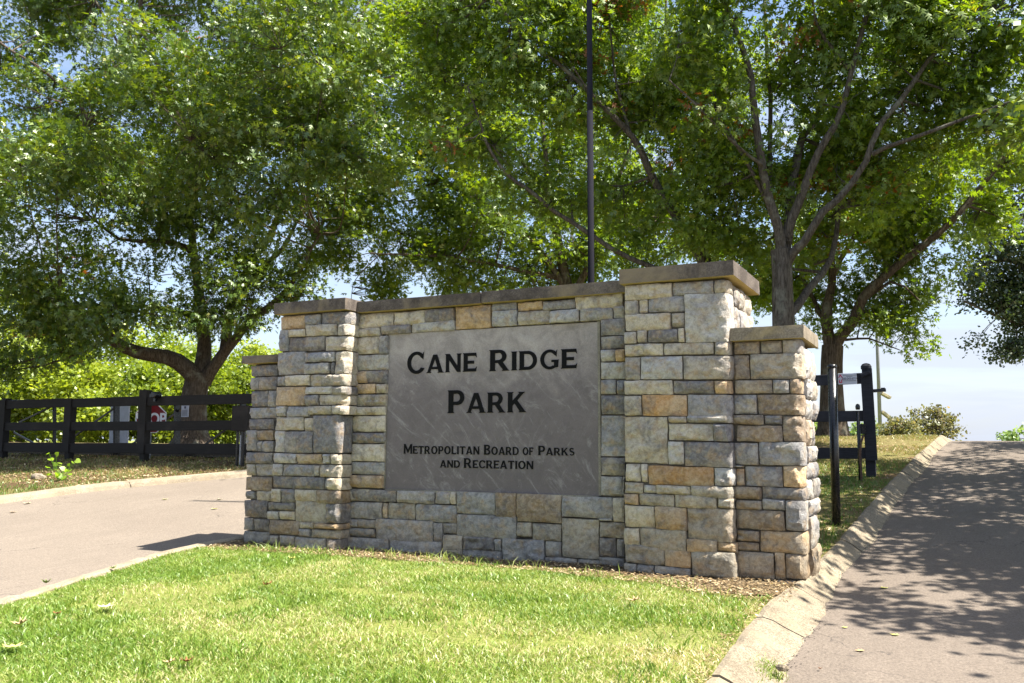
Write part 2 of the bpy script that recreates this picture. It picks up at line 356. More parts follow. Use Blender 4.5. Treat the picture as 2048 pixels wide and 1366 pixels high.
# ------------------------------------------------------------------ ground, roads, kerbs
def curve(pts):
    ys = np.array([p[0] for p in pts]); xs = np.array([p[1] for p in pts])
    yy = np.linspace(ys[0], ys[-1], 700); xx = np.interp(yy, ys, xs)
    k = np.exp(-np.linspace(-2, 2, 9) ** 2); k /= k.sum(); xp = np.pad(xx, 4, mode='edge'); xx = np.convolve(xp, k, 'valid')
    return lambda y: np.interp(y, yy, xx)
F_edge = curve([(-30, -17.5), (8, -16.7), (10.7, -16.06), (12.06, -15.5), (12.96, -14.86), (13.73, -14.13), (14.3, -13.5), (15.4, -12.9), (17, -12.6), (60, -12.2)])
N_edge = curve([(-30, -7.0), (0, -6.2), (3, -6.9), (5.1, -7.6), (6.5, -8.12), (7.5, -8.50), (8.4, -8.62), (8.9, -8.50), (9.6, -8.42), (60, -8.4)])
K_out = curve([(-30, -1.28), (5.3, -1.33), (6.5, -1.39), (7.65, -1.42), (8.6, -1.31), (9.64, -1.23), (10.96, -1.13), (12.25, -1.03), (13.7, -.93), (14.74, -.84), (15.4, -.79), (16.5, -.67), (17.9, -.55), (19.1, -.40), (20.7, -.25), (21.5, -.19), (60, -.1)])
R_edge = curve([(-30, -1.02), (5.87, -1.07), (7.77, -1.04), (9.19, -1.09), (9.7, -1.07), (10.3, -.99), (11.25, -.90), (12.14, -.85), (13.74, -.75), (14.6, -.68), (15.5, -.62), (16.5, -.50), (17.5, -.41), (18.6, -.38), (20.1, -.24), (22, -.05), (23, .02), (60, .1)])
def rows():
    return np.concatenate([np.linspace(-30, 2, 12), np.arange(2.2, 26, .2), np.arange(26.5, 60, 1.5)])
def strip(name, fl, fr, ncol, zf, mat, ys, power=1.0, kind='structure', jit=None):
    V = []; nr = len(ys)
    for i, y in enumerate(ys):
        a, b = float(fl(y)), float(fr(y)); t = np.linspace(0, 1, ncol) ** power
        xs = a + (b - a) * t; z = zf(xs, np.full(ncol, y))
        V.append(np.stack([xs, np.full(ncol, y), z], 1))
    V = np.concatenate(V); I = np.arange(nr * ncol).reshape(nr, ncol)
    F = np.stack([I[:-1, :-1].ravel(), I[:-1, 1:].ravel(), I[1:, 1:].ravel(), I[1:, :-1].ravel()], 1)
    o = mesh_obj(name, V, F, mat, smooth=True); setp(o, kind=kind); return o
def rough_ground(x, y, amp=.03, s=3):
    p = np.stack([np.asarray(x, float) * .9, np.asarray(y, float) * .9, np.zeros_like(np.asarray(x, float))], -1)
    return (fbm(p, s, 3) - .5) * 2 * amp
YS = rows()
def road_jit(y, s): 
    y = np.asarray(y, float); return (vnoise(np.stack([y * 3.0, y * 0, y * 0 + s], -1), s) - .5) * .05 + (vnoise(np.stack([y * 9.0, y * 0, y * 0 + s], -1), s) - .5) * .04
YR = np.concatenate([np.linspace(-30, 2, 12), np.arange(2.1, 26, .06), np.arange(26.5, 60, 1.5)])
zroad = lambda x, y: g(x, y) - .10
o = strip('road', lambda y: F_edge(y) + .0, lambda y: N_edge(y) - .0, 24, zroad, M_ASPHALT, YS)
setp(o, label='wide sunlit asphalt drive passing left of the stone sign')
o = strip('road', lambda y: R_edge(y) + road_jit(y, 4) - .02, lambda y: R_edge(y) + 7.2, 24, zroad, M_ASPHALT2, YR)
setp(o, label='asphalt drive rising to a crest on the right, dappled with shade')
def z_island(x, y):
    x = np.asarray(x, float); y = np.asarray(y, float)
    e = np.minimum(x - N_edge(y), K_out(y) - x)
    dome = .10 * sstep(.1, 2.6, e) * sstep(9.0, 6.8, y)
    return g(x, y) + .0 + dome + rough_ground(x, y, .018, 5) * sstep(0, .5, e)
o = strip('lawn', lambda y: N_edge(y) + .17, lambda y: K_out(y) + .02, 60, z_island, M_LAWN, YS); setp(o, label='bright green mown lawn in front of the stone sign')
strip('verge_soil', lambda y: N_edge(y) + .4, lambda y: K_out(y) - .0, 50, lambda x, y: z_island(x, y) + .012, M_VERGE2, np.arange(9.0, 24, .2))
o = strip('left_verge', lambda y: F_edge(y) - 60, lambda y: F_edge(y) - .24, 90, lambda x, y: g(x, y) + rough_ground(x, y, .05, 8) + .01, M_VERGE, YS, power=.35)
o = strip('right_verge', lambda y: R_edge(y) + 7.45, lambda y: R_edge(y) + 60, 50, lambda x, y: g(x, y) + rough_ground(x, y, .05, 8), M_VERGE, YS, power=2.2)
# far ground out to the horizon
gx = np.concatenate([-np.geomspace(1600, 60, 14), np.linspace(-50, 50, 26), np.geomspace(60, 1600, 14)]); gy = np.geomspace(59.5, 2200, 26)
X, Y = np.meshgrid(gx, gy); Z = g(X, Y); Z = np.where(Y > 60, g(X, np.minimum(Y, 200)) , Z)
I = np.arange(X.size).reshape(X.shape)
F = np.stack([I[:-1, :-1].ravel(), I[:-1, 1:].ravel(), I[1:, 1:].ravel(), I[1:, :-1].ravel()], 1)
setp(mesh_obj('distant_ground', np.stack([X.ravel(), Y.ravel(), Z.ravel() - .02], 1), F, M_LAWN, smooth=True), kind='structure')
for side in (-1, 1):
    gx = np.linspace(38, 1600, 20) * side; gy = np.linspace(-60, 62, 14); X, Y = np.meshgrid(gx, gy); I = np.arange(X.size).reshape(X.shape)
    F = np.stack([I[:-1, :-1].ravel(), I[:-1, 1:].ravel(), I[1:, 1:].ravel(), I[1:, :-1].ravel()], 1)
    setp(mesh_obj('distant_ground', np.stack([X.ravel(), Y.ravel(), g(X, Y).ravel() - .12], 1), F, M_LAWN, smooth=True), kind='structure')

def kerb(name, fin, fout, y0, y1, prof, seg, seed, label, mat=None):
    mat = mat or M_KERB
    """separate cast sections; prof = (share from road edge to grass edge, height over the ground)"""
    root = empty(name, (float(fin(y0)), y0, float(g(fin(y0), y0))), kind='structure'); root['label'] = label
    rr = random.Random(seed); y = y0
    while y < y1:
        ln = seg * rr.uniform(.75, 1.2); ye = min(y1, y + ln); m = max(4, int((ye - y) / .12))
        ys = np.linspace(y + .006, ye - .006, m); V = []; tilt = rr.uniform(-.008, .008)
        for j, yy in enumerate(ys):
            a, b = float(fin(yy)), float(fout(yy)); end = -.012 if j in (0, m - 1) else 0
            for k, (s, h) in enumerate(prof):
                xx = a + (b - a) * s
                nz = (fbm(np.array([xx * 7, yy * 7, seed]), 3) - .5) * .016
                wob = (fbm(np.array([yy * 2, k * .7, seed]), 5) - .5) * .025
                V.append((xx + wob, yy, float(g(a, yy)) + h + nz + tilt + (end if h > -.15 else 0)))
        K = len(prof); F = []
        for j in range(m - 1):
            for k in range(K - 1):
                q = (j * K + k, j * K + k + 1, (j + 1) * K + k + 1, (j + 1) * K + k)
                F.append(q if fout(y) < fin(y) and False else q)
        F.append(tuple(range(K))); F.append(tuple((m - 1) * K + k for k in range(K - 1, -1, -1)))
        mesh_obj('kerb_section', V, F, mat, root, smooth=False)
        y = ye
    return root
kerb('kerb', lambda y: R_edge(y) + .08, lambda y: K_out(y) - .03, 2.5, 34, [(0, -.25), (0, -.112), (.12, -.10), (.26, -.075), (.48, -.03), (.68, .012), (.85, .035), (.96, .03), (1.0, -.2)], 1.05, 3,
     'cracked buff concrete kerb between lawn and right drive')
kerb('kerb', lambda y: N_edge(y) - .01, lambda y: N_edge(y) + .20, 1.0, 26, [(0, -.25), (.02, -.06), (.10, .012), (.25, .035), (.8, .04), (.95, .025), (1, -.2)], 2.6, 8,
     'pale concrete kerb curving between lawn and left drive', M_KERB2)
kerb('kerb', lambda y: F_edge(y) + .02, lambda y: F_edge(y) - .27, 4, 30, [(0, -.25), (.04, -.11), (.15, -.03), (.3, .02), (.85, .03), (1, -.2)], 2.4, 12,
     'worn concrete kerb on the far side of left drive', M_KERB2)
kerb('kerb', lambda y: R_edge(y) + 7.15, lambda y: R_edge(y) + 7.5, 2, 34, [(0, -.25), (.04, -.11), (.3, -.03), (.6, .02), (.9, .03), (1, -.2)], 2.4, 15,
     'concrete kerb on the far right side of the right drive')
# mulch bed along the foot of the wall
ys = np.linspace(7.98, 8.95, 12)
xs = np.linspace(-8.35, -1.35, 70); X, Y = np.meshgrid(xs, ys)
edge = 8.18 + .0 * X - .10 * sstep(-4.6, -2.6, X) - .30 * sstep(-2.6, -1.6, X) + .18 * sstep(-7.4, -8.2, X)
Z = z_island(X, Y) + .012 - .12 * sstep(.10, -.08, Y - edge) + (fbm(np.stack([X * 9, Y * 9, X * 0], -1), 2) - .5) * .03
I = np.arange(X.size).reshape(X.shape); F = np.stack([I[:-1, :-1].ravel(), I[:-1, 1:].ravel(), I[1:, 1:].ravel(), I[1:, :-1].ravel()], 1)
setp(mesh_obj('mulch_bed', np.stack([X.ravel(), Y.ravel(), Z.ravel()], 1), F, M_MULCH, smooth=True), kind='structure')

# ------------------------------------------------------------------ the stone sign
YF, YE, YM = 8.555, 8.655, 8.79      # front planes: tall pillars, end piers, panel wall
wall = empty('stone_sign', (-4.6, 9.2, 0), label='large stepped sand and grey stone park entrance sign with concrete caps', cat='entrance sign')
PAL = {'l': (.47, .455, .43), 'c': (.57, .505, .395), 'g': (.30, .295, .30), 'd': (.170, .162, .168), 'o': (.55, .375, .205), 'O': (.50, .275, .105), 'b': (.27, .20, .135), 'm': (.41, .365, .295)}
NS = 0
def rock(u0, u1, v0, v1, w0, dep, side, tilt, seed, code, kside=False):
    """one split stone. u along the face, v up, w outwards; side 'f' faces -Y at y=w0, 'r' faces +X at x=w0"""
    global NS
    rr = random.Random(seed); gap = .0025
    u0 += gap; u1 -= gap; v0 += gap; v1 -= gap
    pr = rr.uniform(-.014, .016); wf = pr
    hu, hv, hw = (u1 - u0) / 2, (v1 - v0) / 2, (dep + wf) / 2
    cs = .024 if hu * hv > .02 else .02
    nu, nv, nw = max(3, min(26, int(2 * hu / cs))), max(3, min(24, int(2 * hv / cs))), (max(3, min(10, int(2 * hw / .03))) if kside else 3)
    idx = {}; P = []; F = []
    def vid(i, j, k):
        key = (i, j, k)
        if key not in idx: idx[key] = len(P); P.append((i / nu * 2 - 1, j / nv * 2 - 1, k / nw * 2 - 1))
        return idx[key]
    for i in range(nu):
        for j in range(nv): F.append((vid(i, j, nw), vid(i + 1, j, nw), vid(i + 1, j + 1, nw), vid(i, j + 1, nw)))
    for k in range(nw):
        for j in range(nv):
            F.append((vid(nu, j, k + 1), vid(nu, j, k), vid(nu, j + 1, k), vid(nu, j + 1, k + 1)))
            F.append((vid(0, j, k), vid(0, j, k + 1), vid(0, j + 1, k + 1), vid(0, j + 1, k)))
        for i in range(nu):
            F.append((vid(i, nv, k), vid(i, nv, k + 1), vid(i + 1, nv, k + 1), vid(i + 1, nv, k)))
            F.append((vid(i, 0, k + 1), vid(i, 0, k), vid(i + 1, 0, k), vid(i + 1, 0, k + 1)))
    P = np.array(P) * np.array([hu, hv, hw]); H = np.array([hu, hv, hw])
    r = min(.008 * rr.uniform(.7, 1.5), hu * .35, hv * .35); q = np.clip(P, -(H - r), H - r); d = P - q
    ln = np.linalg.norm(d, axis=1, keepdims=True); P = np.where(ln > 1e-6, q + d / np.maximum(ln, 1e-6) * r, P)
    # split-face relief
    fu, fv = P[:, 0] / hu, P[:, 1] / hv; front = sstep(.2, 1.0, P[:, 2] / hw)
    pil = (1 - np.abs(fu) ** 6) * (1 - np.abs(fv) ** 4)
    Q = np.stack([P[:, 0] + seed * 3.1, P[:, 1], P[:, 2]], 1)
    n1 = fbm(Q * np.array([6, 9, 6]), seed, 3); n2 = fbm(Q * np.array([22, 30, 20]), seed + 5, 2)
    ridge = 1 - np.abs(n1 - .5) * 4
    amp = rr.uniform(.7, 1.35)
    P[:, 2] += front * (.012 * pil + amp * (.046 * (n1 - .5) + .016 * ridge * pil + .026 * (n2 - .5)) - rr.uniform(0, .014) * (fv < -.55) * (n1 > .45) + rr.uniform(-.006, .006) * fu + rr.uniform(-.006, .010) * fv)
    ed = np.maximum(np.abs(fu), np.abs(fv))
    jx = (fbm(Q * 11 + 9, seed + 9, 2) - .5) * .014; jy = (fbm(Q * 11 + 3, seed + 13, 2) - .5) * .014
    P[:, 0] += jx * sstep(.7, 1, np.abs(fu)); P[:, 1] += jy * sstep(.7, 1, np.abs(fv))
    if kside:
        m = sstep(.75, 1.0, fu) * sstep(-1.1, -.6, P[:, 2] / hw)
        P[:, 0] += m * (.034 * (fbm(Q * np.array([7, 11, 9]) + 31, seed, 3) - .45) * amp +   .006 * (1 - np.abs(fv) ** 3))
        du = hu - P[:, 0]; dw = hw - P[:, 2]; c = (.012 + .075 * np.clip(fbm(Q * np.array([0, 13, 0]) + seed * 1.7, seed + 3, 3) - .28, 0, 1)) * rr.uniform(.6, 1.5)
        k = np.clip(c * 1.0 - (np.maximum(du, 0) + np.maximum(dw, 0)), 0, None); P[:, 0] -= k * .5; P[:, 2] -= k * .5
    cu, cv, cw = (u0 + u1) / 2, (v0 + v1) / 2, wf - hw
    u = P[:, 0] + cu; v = P[:, 1] + cv + tilt * P[:, 0]; w = P[:, 2] + cw
    V = np.stack([u, w0 - w, v], 1) if side == 'f' else np.stack([w0 + w, u, v], 1)
    if side == 'r': F = [f for f in F]
    O = Vector((float(V[:, 0].mean()), float(V[:, 1].mean()), float(V[:, 2].mean())))
    o = mesh_obj('stone', V - np.array(O), F, M_STONE, None, smooth='edge')
    o.location = O; o.parent = wall; o.matrix_parent_inverse = wall.matrix_world.inverted()
    c = PAL[code]; f = rr.uniform(.92, 1.24); wv = rr.uniform(-.03, .03)
    o.color = (min(1, c[0] * f + wv * .3), min(1, c[1] * f), max(0, c[2] * f - wv * .3), 1)
    NS += 1; return o
def crop(ox, oy, s): return lambda x, y: (ox + x / s, oy + y / s)
A = crop(470, 560, 4.5525); B = crop(470, 820, 4.5525); Ec = crop(700, 560, 3.1054); Fc = crop(680, 960, 3.5310); Cc = crop(1180, 510, 3.9021); Dc = crop(1180, 830, 3.7938)
def lay(rows, cr, Y, tilt=0.0, xr=None, kdep=.24, xl=None, sd=0, xin=None):
    for n, (x0, y0, x1, y1, c) in enumerate(rows):
        k = c.endswith('K'); c = c[0]; ym = (y0 + y1) / 2; xm = (x0 + x1) / 2
        a = onY(*cr(x0, ym), Y)[0]; b = onY(*cr(x1, ym), Y)[0]; t = onY(*cr(xm, y0), Y)[2]; bt = onY(*cr(xm, y1), Y)[2]
        if k and xr is not None: b = xr + random.Random(n + sd).uniform(-.008, .012)
        if xl is not None and a < xl + .06: a = xl
        if xin is not None and a < -6.22: a = xin
        rock(a, b, bt, t, Y, kdep if k else .13, 'f', tilt, 100 + sd + n, c, k)
# tall left pillar
lay([(408,325,635,450,'o'),(638,318,780,415,'g'),(783,290,1062,408,'dK'),
 (408,453,487,650,'g'),(490,450,643,520,'c'),(647,405,930,508,'c'),(935,395,1062,505,'cK'),
 (487,515,815,648,'d'),(818,510,1062,645,'cK'),
 (388,653,638,862,'g'),(640,655,908,748,'g'),(628,755,862,855,'l'),(866,748,905,852,'d'),(905,648,1060,862,'mK'),
 (385,878,458,964,'g'),(458,865,686,964,'c'),(690,858,1040,967,'mK'),
 (370,970,638,1144,'o'),(642,970,885,1040,'l'),(885,967,1035,1045,'dK'),(628,1046,757,1147,'g'),(760,1042,1018,1140,'cK'),
 (370,1148,464,1243,'l'),(466,1150,668,1247,'g'),(670,1145,887,1227,'m'),(890,1142,1018,1225,'cK')], A, YF, xr=-6.49, sd=0, kdep=.25)
lay([(360,62,620,188,'c'),(623,70,712,192,'c'),(710,48,990,392,'dK'),
 (355,190,452,387,'l'),(450,193,706,392,'d'),
 (348,393,552,487,'l'),(550,398,790,495,'o'),(793,400,865,492,'l'),(867,400,960,496,'cK'),
 (343,490,432,598,'l'),(436,497,722,604,'g'),(720,503,768,602,'l'),(770,498,955,614,'mK'),
 (340,600,518,713,'d'),(518,608,815,724,'d'),(818,618,840,724,'g'),(842,618,950,732,'cK'),
 (333,715,418,837,'c'),(422,718,543,848,'g'),(546,724,742,830,'c'),(744,730,945,852,'bK'),
 (300,842,537,918,'d'),(300,920,398,998,'l'),(401,921,540,1002,'c'),(543,822,824,1030,'m'),(826,852,942,1034,'dK'),
 (311,1004,583,1136,'b'),(588,1020,718,1082,'c'),(721,1034,942,1088,'oK'),
 (315,1140,397,1230,'g'),(402,1142,542,1237,'g'),(578,1080,688,1157,'g'),(689,1090,940,1172,'mK'),
 (543,1160,827,1292,'g'),(829,1174,940,1310,'dK'),(303,1240,541,1310,'g')], B, YF, xr=-6.55, sd=100, kdep=.25)
# low left end pier
lay([(150,775,388,877,'d'),(150,885,229,1000,'g'),(229,880,385,1000,'d'),(137,1008,295,1156,'d'),(295,1004,370,1156,'g'),(135,1160,366,1262,'g'),(130,1264,352,1366,'d')], A, YE, sd=200, xl=-8.09)
lay([(120,182,205,374,'g'),(206,185,354,277,'b'),(200,278,248,380,'g'),(248,280,354,384,'g'),(105,385,348,490,'d'),(88,490,182,600,'m'),(184,490,342,606,'g'),(95,608,337,736,'b'),
 (95,738,172,815,'g'),(187,733,335,832,'c'),(80,820,295,980,'d'),(80,975,167,1097,'g'),(165,990,312,1110,'d'),(80,1104,316,1217,'g'),(80,1220,300,1300,'g')], B, YE, sd=230, xl=-8.12)
# panel wall: above, left and right of the panel
lay([(92,203,271,296,'c'),(273,192,466,280,'c'),(467,178,646,258,'d'),(648,160,873,302,'o'),(876,140,1030,190,'g'),(1034,132,1196,190,'o'),(1197,124,1397,184,'g'),(1398,90,1694,180,'c'),
 (92,298,190,350,'c'),(192,280,376,335,'d'),(377,256,648,320,'l'),(877,188,1036,286,'l'),(1039,188,1238,276,'m'),(1239,184,1423,264,'l'),(1424,166,1634,252,'g'),(1635,165,1708,240,'l'),
 (85,350,183,460,'c'),(183,345,236,460,'g'),(80,463,235,560,'l'),(75,563,106,641,'o'),(107,560,231,641,'d'),(62,643,160,706,'o'),(161,646,229,704,'c'),(60,710,224,783,'m'),(58,788,106,839,'c'),(109,785,221,840,'c'),
 (48,842,219,944,'c'),(40,947,217,1016,'d'),(46,1018,76,1124,'g'),(79,1018,213,1128,'c'),(42,1130,210,1211,'g'),(38,1212,204,1292,'o'),
 (1556,240,1710,346,'g'),(1555,348,1710,427,'d'),(1556,430,1647,506,'l'),(1649,430,1710,506,'o'),(1556,508,1710,617,'l'),(1556,619,1653,712,'g'),(1655,619,1710,712,'g'),(1557,714,1710,837,'d'),
 (1556,840,1710,1097,'g'),(1556,1100,1710,1217,'d'),(1555,1220,1692,1342,'g'),(1694,1220,1712,1342,'g')], Ec, YM, sd=300, xin=-6.56)
lay([(118,62,211,150,'m'),(212,70,394,156,'d'),(397,77,666,166,'g'),(668,80,777,170,'g'),(778,84,817,173,'c'),(819,84,1097,246,'g'),(1099,90,1245,264,'b'),(1245,98,1563,302,'b'),(1566,117,1926,270,'g'),(1928,124,2012,300,'c'),
 (100,155,298,277,'g'),(299,160,332,274,'o'),(334,162,527,281,'m'),(529,172,819,302,'g'),(819,248,1246,410,'g'),(1562,272,1829,556,'m'),(1829,270,1926,292,'l'),(1831,296,2012,411,'m'),
 (90,276,139,337,'g'),(142,278,259,342,'d'),(257,280,656,436,'g'),(655,300,722,457,'g'),(721,305,819,381,'g'),(1249,298,1352,402,'m'),(1355,308,1559,430,'m'),
 (85,340,252,404,'g'),(98,408,348,520,'g'),(350,427,722,562,'g'),(727,388,866,532,'m'),(868,400,1089,494,'d'),(1092,416,1143,500,'l'),(1146,416,1444,594,'g'),(1446,432,1560,546,'g'),(869,492,1143,602,'g'),
 (1446,548,1673,602,'g'),(1676,560,1827,602,'g'),(1831,404,1950,545,'d'),(1952,414,2012,550,'d'),(1827,546,2012,622,'g'),(98,522,348,600,'g'),(350,565,722,640,'g'),(725,534,866,640,'g'),(869,604,1143,660,'g'),(1146,597,1444,660,'d')], Fc, YM, sd=400, xin=-6.60)
# tall right pillar
lay([(270,226,640,346,'c'),(642,205,965,314,'g'),(967,190,1090,296,'mK'),
 (268,348,374,466,'c'),(378,342,452,452,'c'),(454,318,739,446,'g'),(740,298,1090,682,'lK'),
 (272,455,629,592,'c'),(631,450,739,564,'c'),
 (266,596,364,692,'c'),(367,585,445,687,'m'),(448,576,686,682,'d'),(687,570,739,684,'c'),
 (268,690,570,790,'c'),(573,682,966,778,'c'),(968,668,1098,778,'cK'),
 (268,793,392,976,'m'),(396,788,724,972,'l'),(726,782,1100,974,'mK'),
 (265,976,647,1090,'c'),(650,980,970,1084,'d'),(971,978,1110,1084,'oK'),
 (262,1096,403,1254,'c'),(406,1090,757,1258,'O'),(760,1088,1100,1310,'gK'),(616,1260,752,1308,'c')], Cc, YF, tilt=-.02, xr=-1.885, sd=500, kdep=.22)
lay([(260,12,590,367,'c'),(598,10,734,60,'c'),(736,2,1068,62,'gK'),(594,64,936,197,'c'),(936,66,1106,202,'dK'),(592,200,715,378,'l'),(716,204,1087,398,'dK'),
 (265,370,382,508,'c'),(384,370,438,512,'c'),(440,388,941,540,'O'),(943,400,1095,543,'lK'),
 (262,510,405,597,'m'),(408,530,501,594,'l'),(503,533,760,608,'c'),(762,540,1084,630,'mK'),
 (260,597,367,682,'o'),(371,597,639,695,'m'),(642,610,961,710,'c'),(964,630,1098,712,'cK'),
 (260,686,492,858,'c'),(494,698,733,874,'o'),(735,706,1100,962,'bK'),
 (258,858,377,984,'c'),(381,865,730,1030,'m'),(732,943,963,1044,'o'),(966,966,1102,1048,'oK'),
 (262,984,567,1135,'m'),(567,1022,769,1157,'o'),(770,1035,1100,1234,'mK'),
 (255,1125,354,1205,'g'),(357,1134,488,1215,'g'),(490,1150,768,1230,'g'),(770,1232,976,1300,'g'),(978,1236,1106,1310,'gK'),(490,1232,768,1290,'g')], Dc, YF, tilt=-.02, xr=-1.885, sd=600, kdep=.22)
# low right end pier
lay([(1122,670,1326,776,'b'),(1328,668,1500,768,'b'),(1502,656,1656,774,'gK'),(1118,778,1246,973,'b'),(1249,768,1650,970,'mK'),(1127,974,1427,1082,'b'),(1430,974,1556,1080,'g'),(1558,965,1668,1082,'oK'),
 (1115,1088,1304,1242,'g'),(1307,1086,1655,1252,'bK'),(1112,1246,1358,1328,'b'),(1361,1250,1502,1326,'g')], Cc, YE, tilt=-.015, xr=-1.235, sd=700, kdep=.26)
lay([(1464,8,1640,204,'bK'),(1113,78,1462,206,'b'),(1095,210,1280,380,'g'),(1282,204,1650,384,'gK'),(1097,382,1168,400,'l'),(1108,404,1172,541,'O'),(1176,390,1463,547,'g'),(1465,386,1655,552,'oK'),
 (1095,543,1301,642,'b'),(1304,550,1630,647,'dK'),(1106,644,1305,718,'b'),(1307,636,1483,724,'g'),(1486,648,1610,882,'gK'),(1110,718,1482,874,'b'),
 (1115,877,1285,960,'b'),(1115,962,1285,1037,'b'),(1288,882,1635,1052,'oK'),(1112,1038,1400,1247,'b'),(1403,1044,1483,1247,'o'),(1486,1054,1620,1247,'bK'),(1115,1249,1396,1330,'g'),(1399,1249,1560,1330,'g')], Dc, YE, tilt=-.015, xr=-1.245, sd=740, kdep=.26)
# right-hand faces (turned to the road)
rs = random.Random(5)
def side_courses(x, ya, yb, z0, z1, sd, kz=None):
    z = z0; n = 0
    while z < z1 - .05:
        h = min(rs.choice([.16, .2, .26, .14, .3]), z1 - z); y = ya + rs.uniform(-.03, .02)
        while y < yb - .04:
            w = min(rs.uniform(.22, .45), yb - y)
            if yb - y - w < .1: w = yb - y
            rock(y, y + w, z, z + h, x, .14, 'r', 0, sd + n, rs.choice('cglgmbd'), False); n += 1; y += w
        z += h
side_courses(-1.235, YE + .27, 9.56, .03, 2.31, 900)
side_courses(-1.885, YF + .23, 9.68, 2.45, 2.93, 980)
core = MB()
core.box((-8.06, YE + .045, -.3), (-7.62, 9.55, 2.32)); core.build('mortar_core', M_MORTAR, wall)
c2 = MB(); c2.box((-7.53, YF + .045, -.3), (-6.62, 9.7, 2.93)); c2.box((-6.62, YM + .045, -.3), (-6.08, 9.45, 2.92)); c2.box((-6.08, YM + .09, -.3), (-3.33, 9.45, 2.915)); c2.box((-3.33, YM + .045, -.3), (-2.94, 9.45, 2.92))
c2.box((-2.94, YF + .045, -.3), (-1.93, 9.7, 2.955)); c2.build('mortar_core', M_MORTAR, wall)
c3 = MB(); c3.box((-1.93, YE + .045, -.3), (-1.29, 9.55, 2.33)); c3.build('mortar_core', M_MORTAR, wall)
def slab(x0, x1, y0, y1, z0, z1, mat, seed, tilt=0):
    nx, ny, nz = max(8, int((x1 - x0) / .06)), max(6, int((y1 - y0) / .08)), 4
    idx = {}; P = []; F = []
    def vid(i, j, k):
        if (i, j, k) not in idx: idx[(i, j, k)] = len(P); P.append((x0 + (x1 - x0) * i / nx, y0 + (y1 - y0) * j / ny, z0 + (z1 - z0) * k / nz))
        return idx[(i, j, k)]
    for i in range(nx):
        for j in range(ny):
            F.append((vid(i, j, nz), vid(i + 1, j, nz), vid(i + 1, j + 1, nz), vid(i, j + 1, nz))); F.append((vid(i, j + 1, 0), vid(i + 1, j + 1, 0), vid(i + 1, j, 0), vid(i, j, 0)))
        for k in range(nz):
            F.append((vid(i, 0, k), vid(i + 1, 0, k), vid(i + 1, 0, k + 1), vid(i, 0, k + 1))); F.append((vid(i + 1, ny, k), vid(i, ny, k), vid(i, ny, k + 1), vid(i + 1, ny, k + 1)))
    for j in range(ny):
        for k in range(nz):
            F.append((vid(nx, j, k), vid(nx, j + 1, k), vid(nx, j + 1, k + 1), vid(nx, j, k + 1))); F.append((vid(0, j + 1, k), vid(0, j, k), vid(0, j, k + 1), vid(0, j + 1, k + 1)))
    P = np.array(P); c = np.array([(x0 + x1) / 2, (y0 + y1) / 2, (z0 + z1) / 2]); H = np.array([(x1 - x0) / 2, (y1 - y0) / 2, (z1 - z0) / 2])
    L_ = P - c; r = .007; q = np.clip(L_, -(H - r), H - r); d = L_ - q; ln = np.linalg.norm(d, axis=1, keepdims=True)
    L_ = np.where(ln > 1e-6, q + d / np.maximum(ln, 1e-6) * r, L_); P = L_ + c
    P += (np.stack([fbm(P * 14, seed), fbm(P * 14, seed + 3), fbm(P * 14, seed + 7)], 1) - .5) * .008
    P[:, 2] += tilt * (P[:, 0] - c[0])
    return mesh_obj('coping_slab', P, F, mat, wall, smooth='edge')
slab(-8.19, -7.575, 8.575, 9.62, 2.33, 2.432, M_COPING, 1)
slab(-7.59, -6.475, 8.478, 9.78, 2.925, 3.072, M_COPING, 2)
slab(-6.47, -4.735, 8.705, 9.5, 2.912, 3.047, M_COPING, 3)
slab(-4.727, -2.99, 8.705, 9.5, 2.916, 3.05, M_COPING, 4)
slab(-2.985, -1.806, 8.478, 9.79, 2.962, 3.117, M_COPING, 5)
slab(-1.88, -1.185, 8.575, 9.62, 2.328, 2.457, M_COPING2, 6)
# the inset panel
PY = 8.825
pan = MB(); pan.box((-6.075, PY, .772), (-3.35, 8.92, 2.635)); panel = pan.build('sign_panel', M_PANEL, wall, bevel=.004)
tr = MB(); tr.box((-6.105, PY - .012, .76), (-6.073, 8.9, 2.64)); tr.box((-3.352, PY - .012, .76), (-3.325, 8.9, 2.64)); tr.box((-6.105, PY - .012, .745), (-3.325, 8.9, .774))
tr.build('mortar_joint', concrete_mat('pale_mortar', (.33, .30, .24), (.2, .18, .14)), wall)

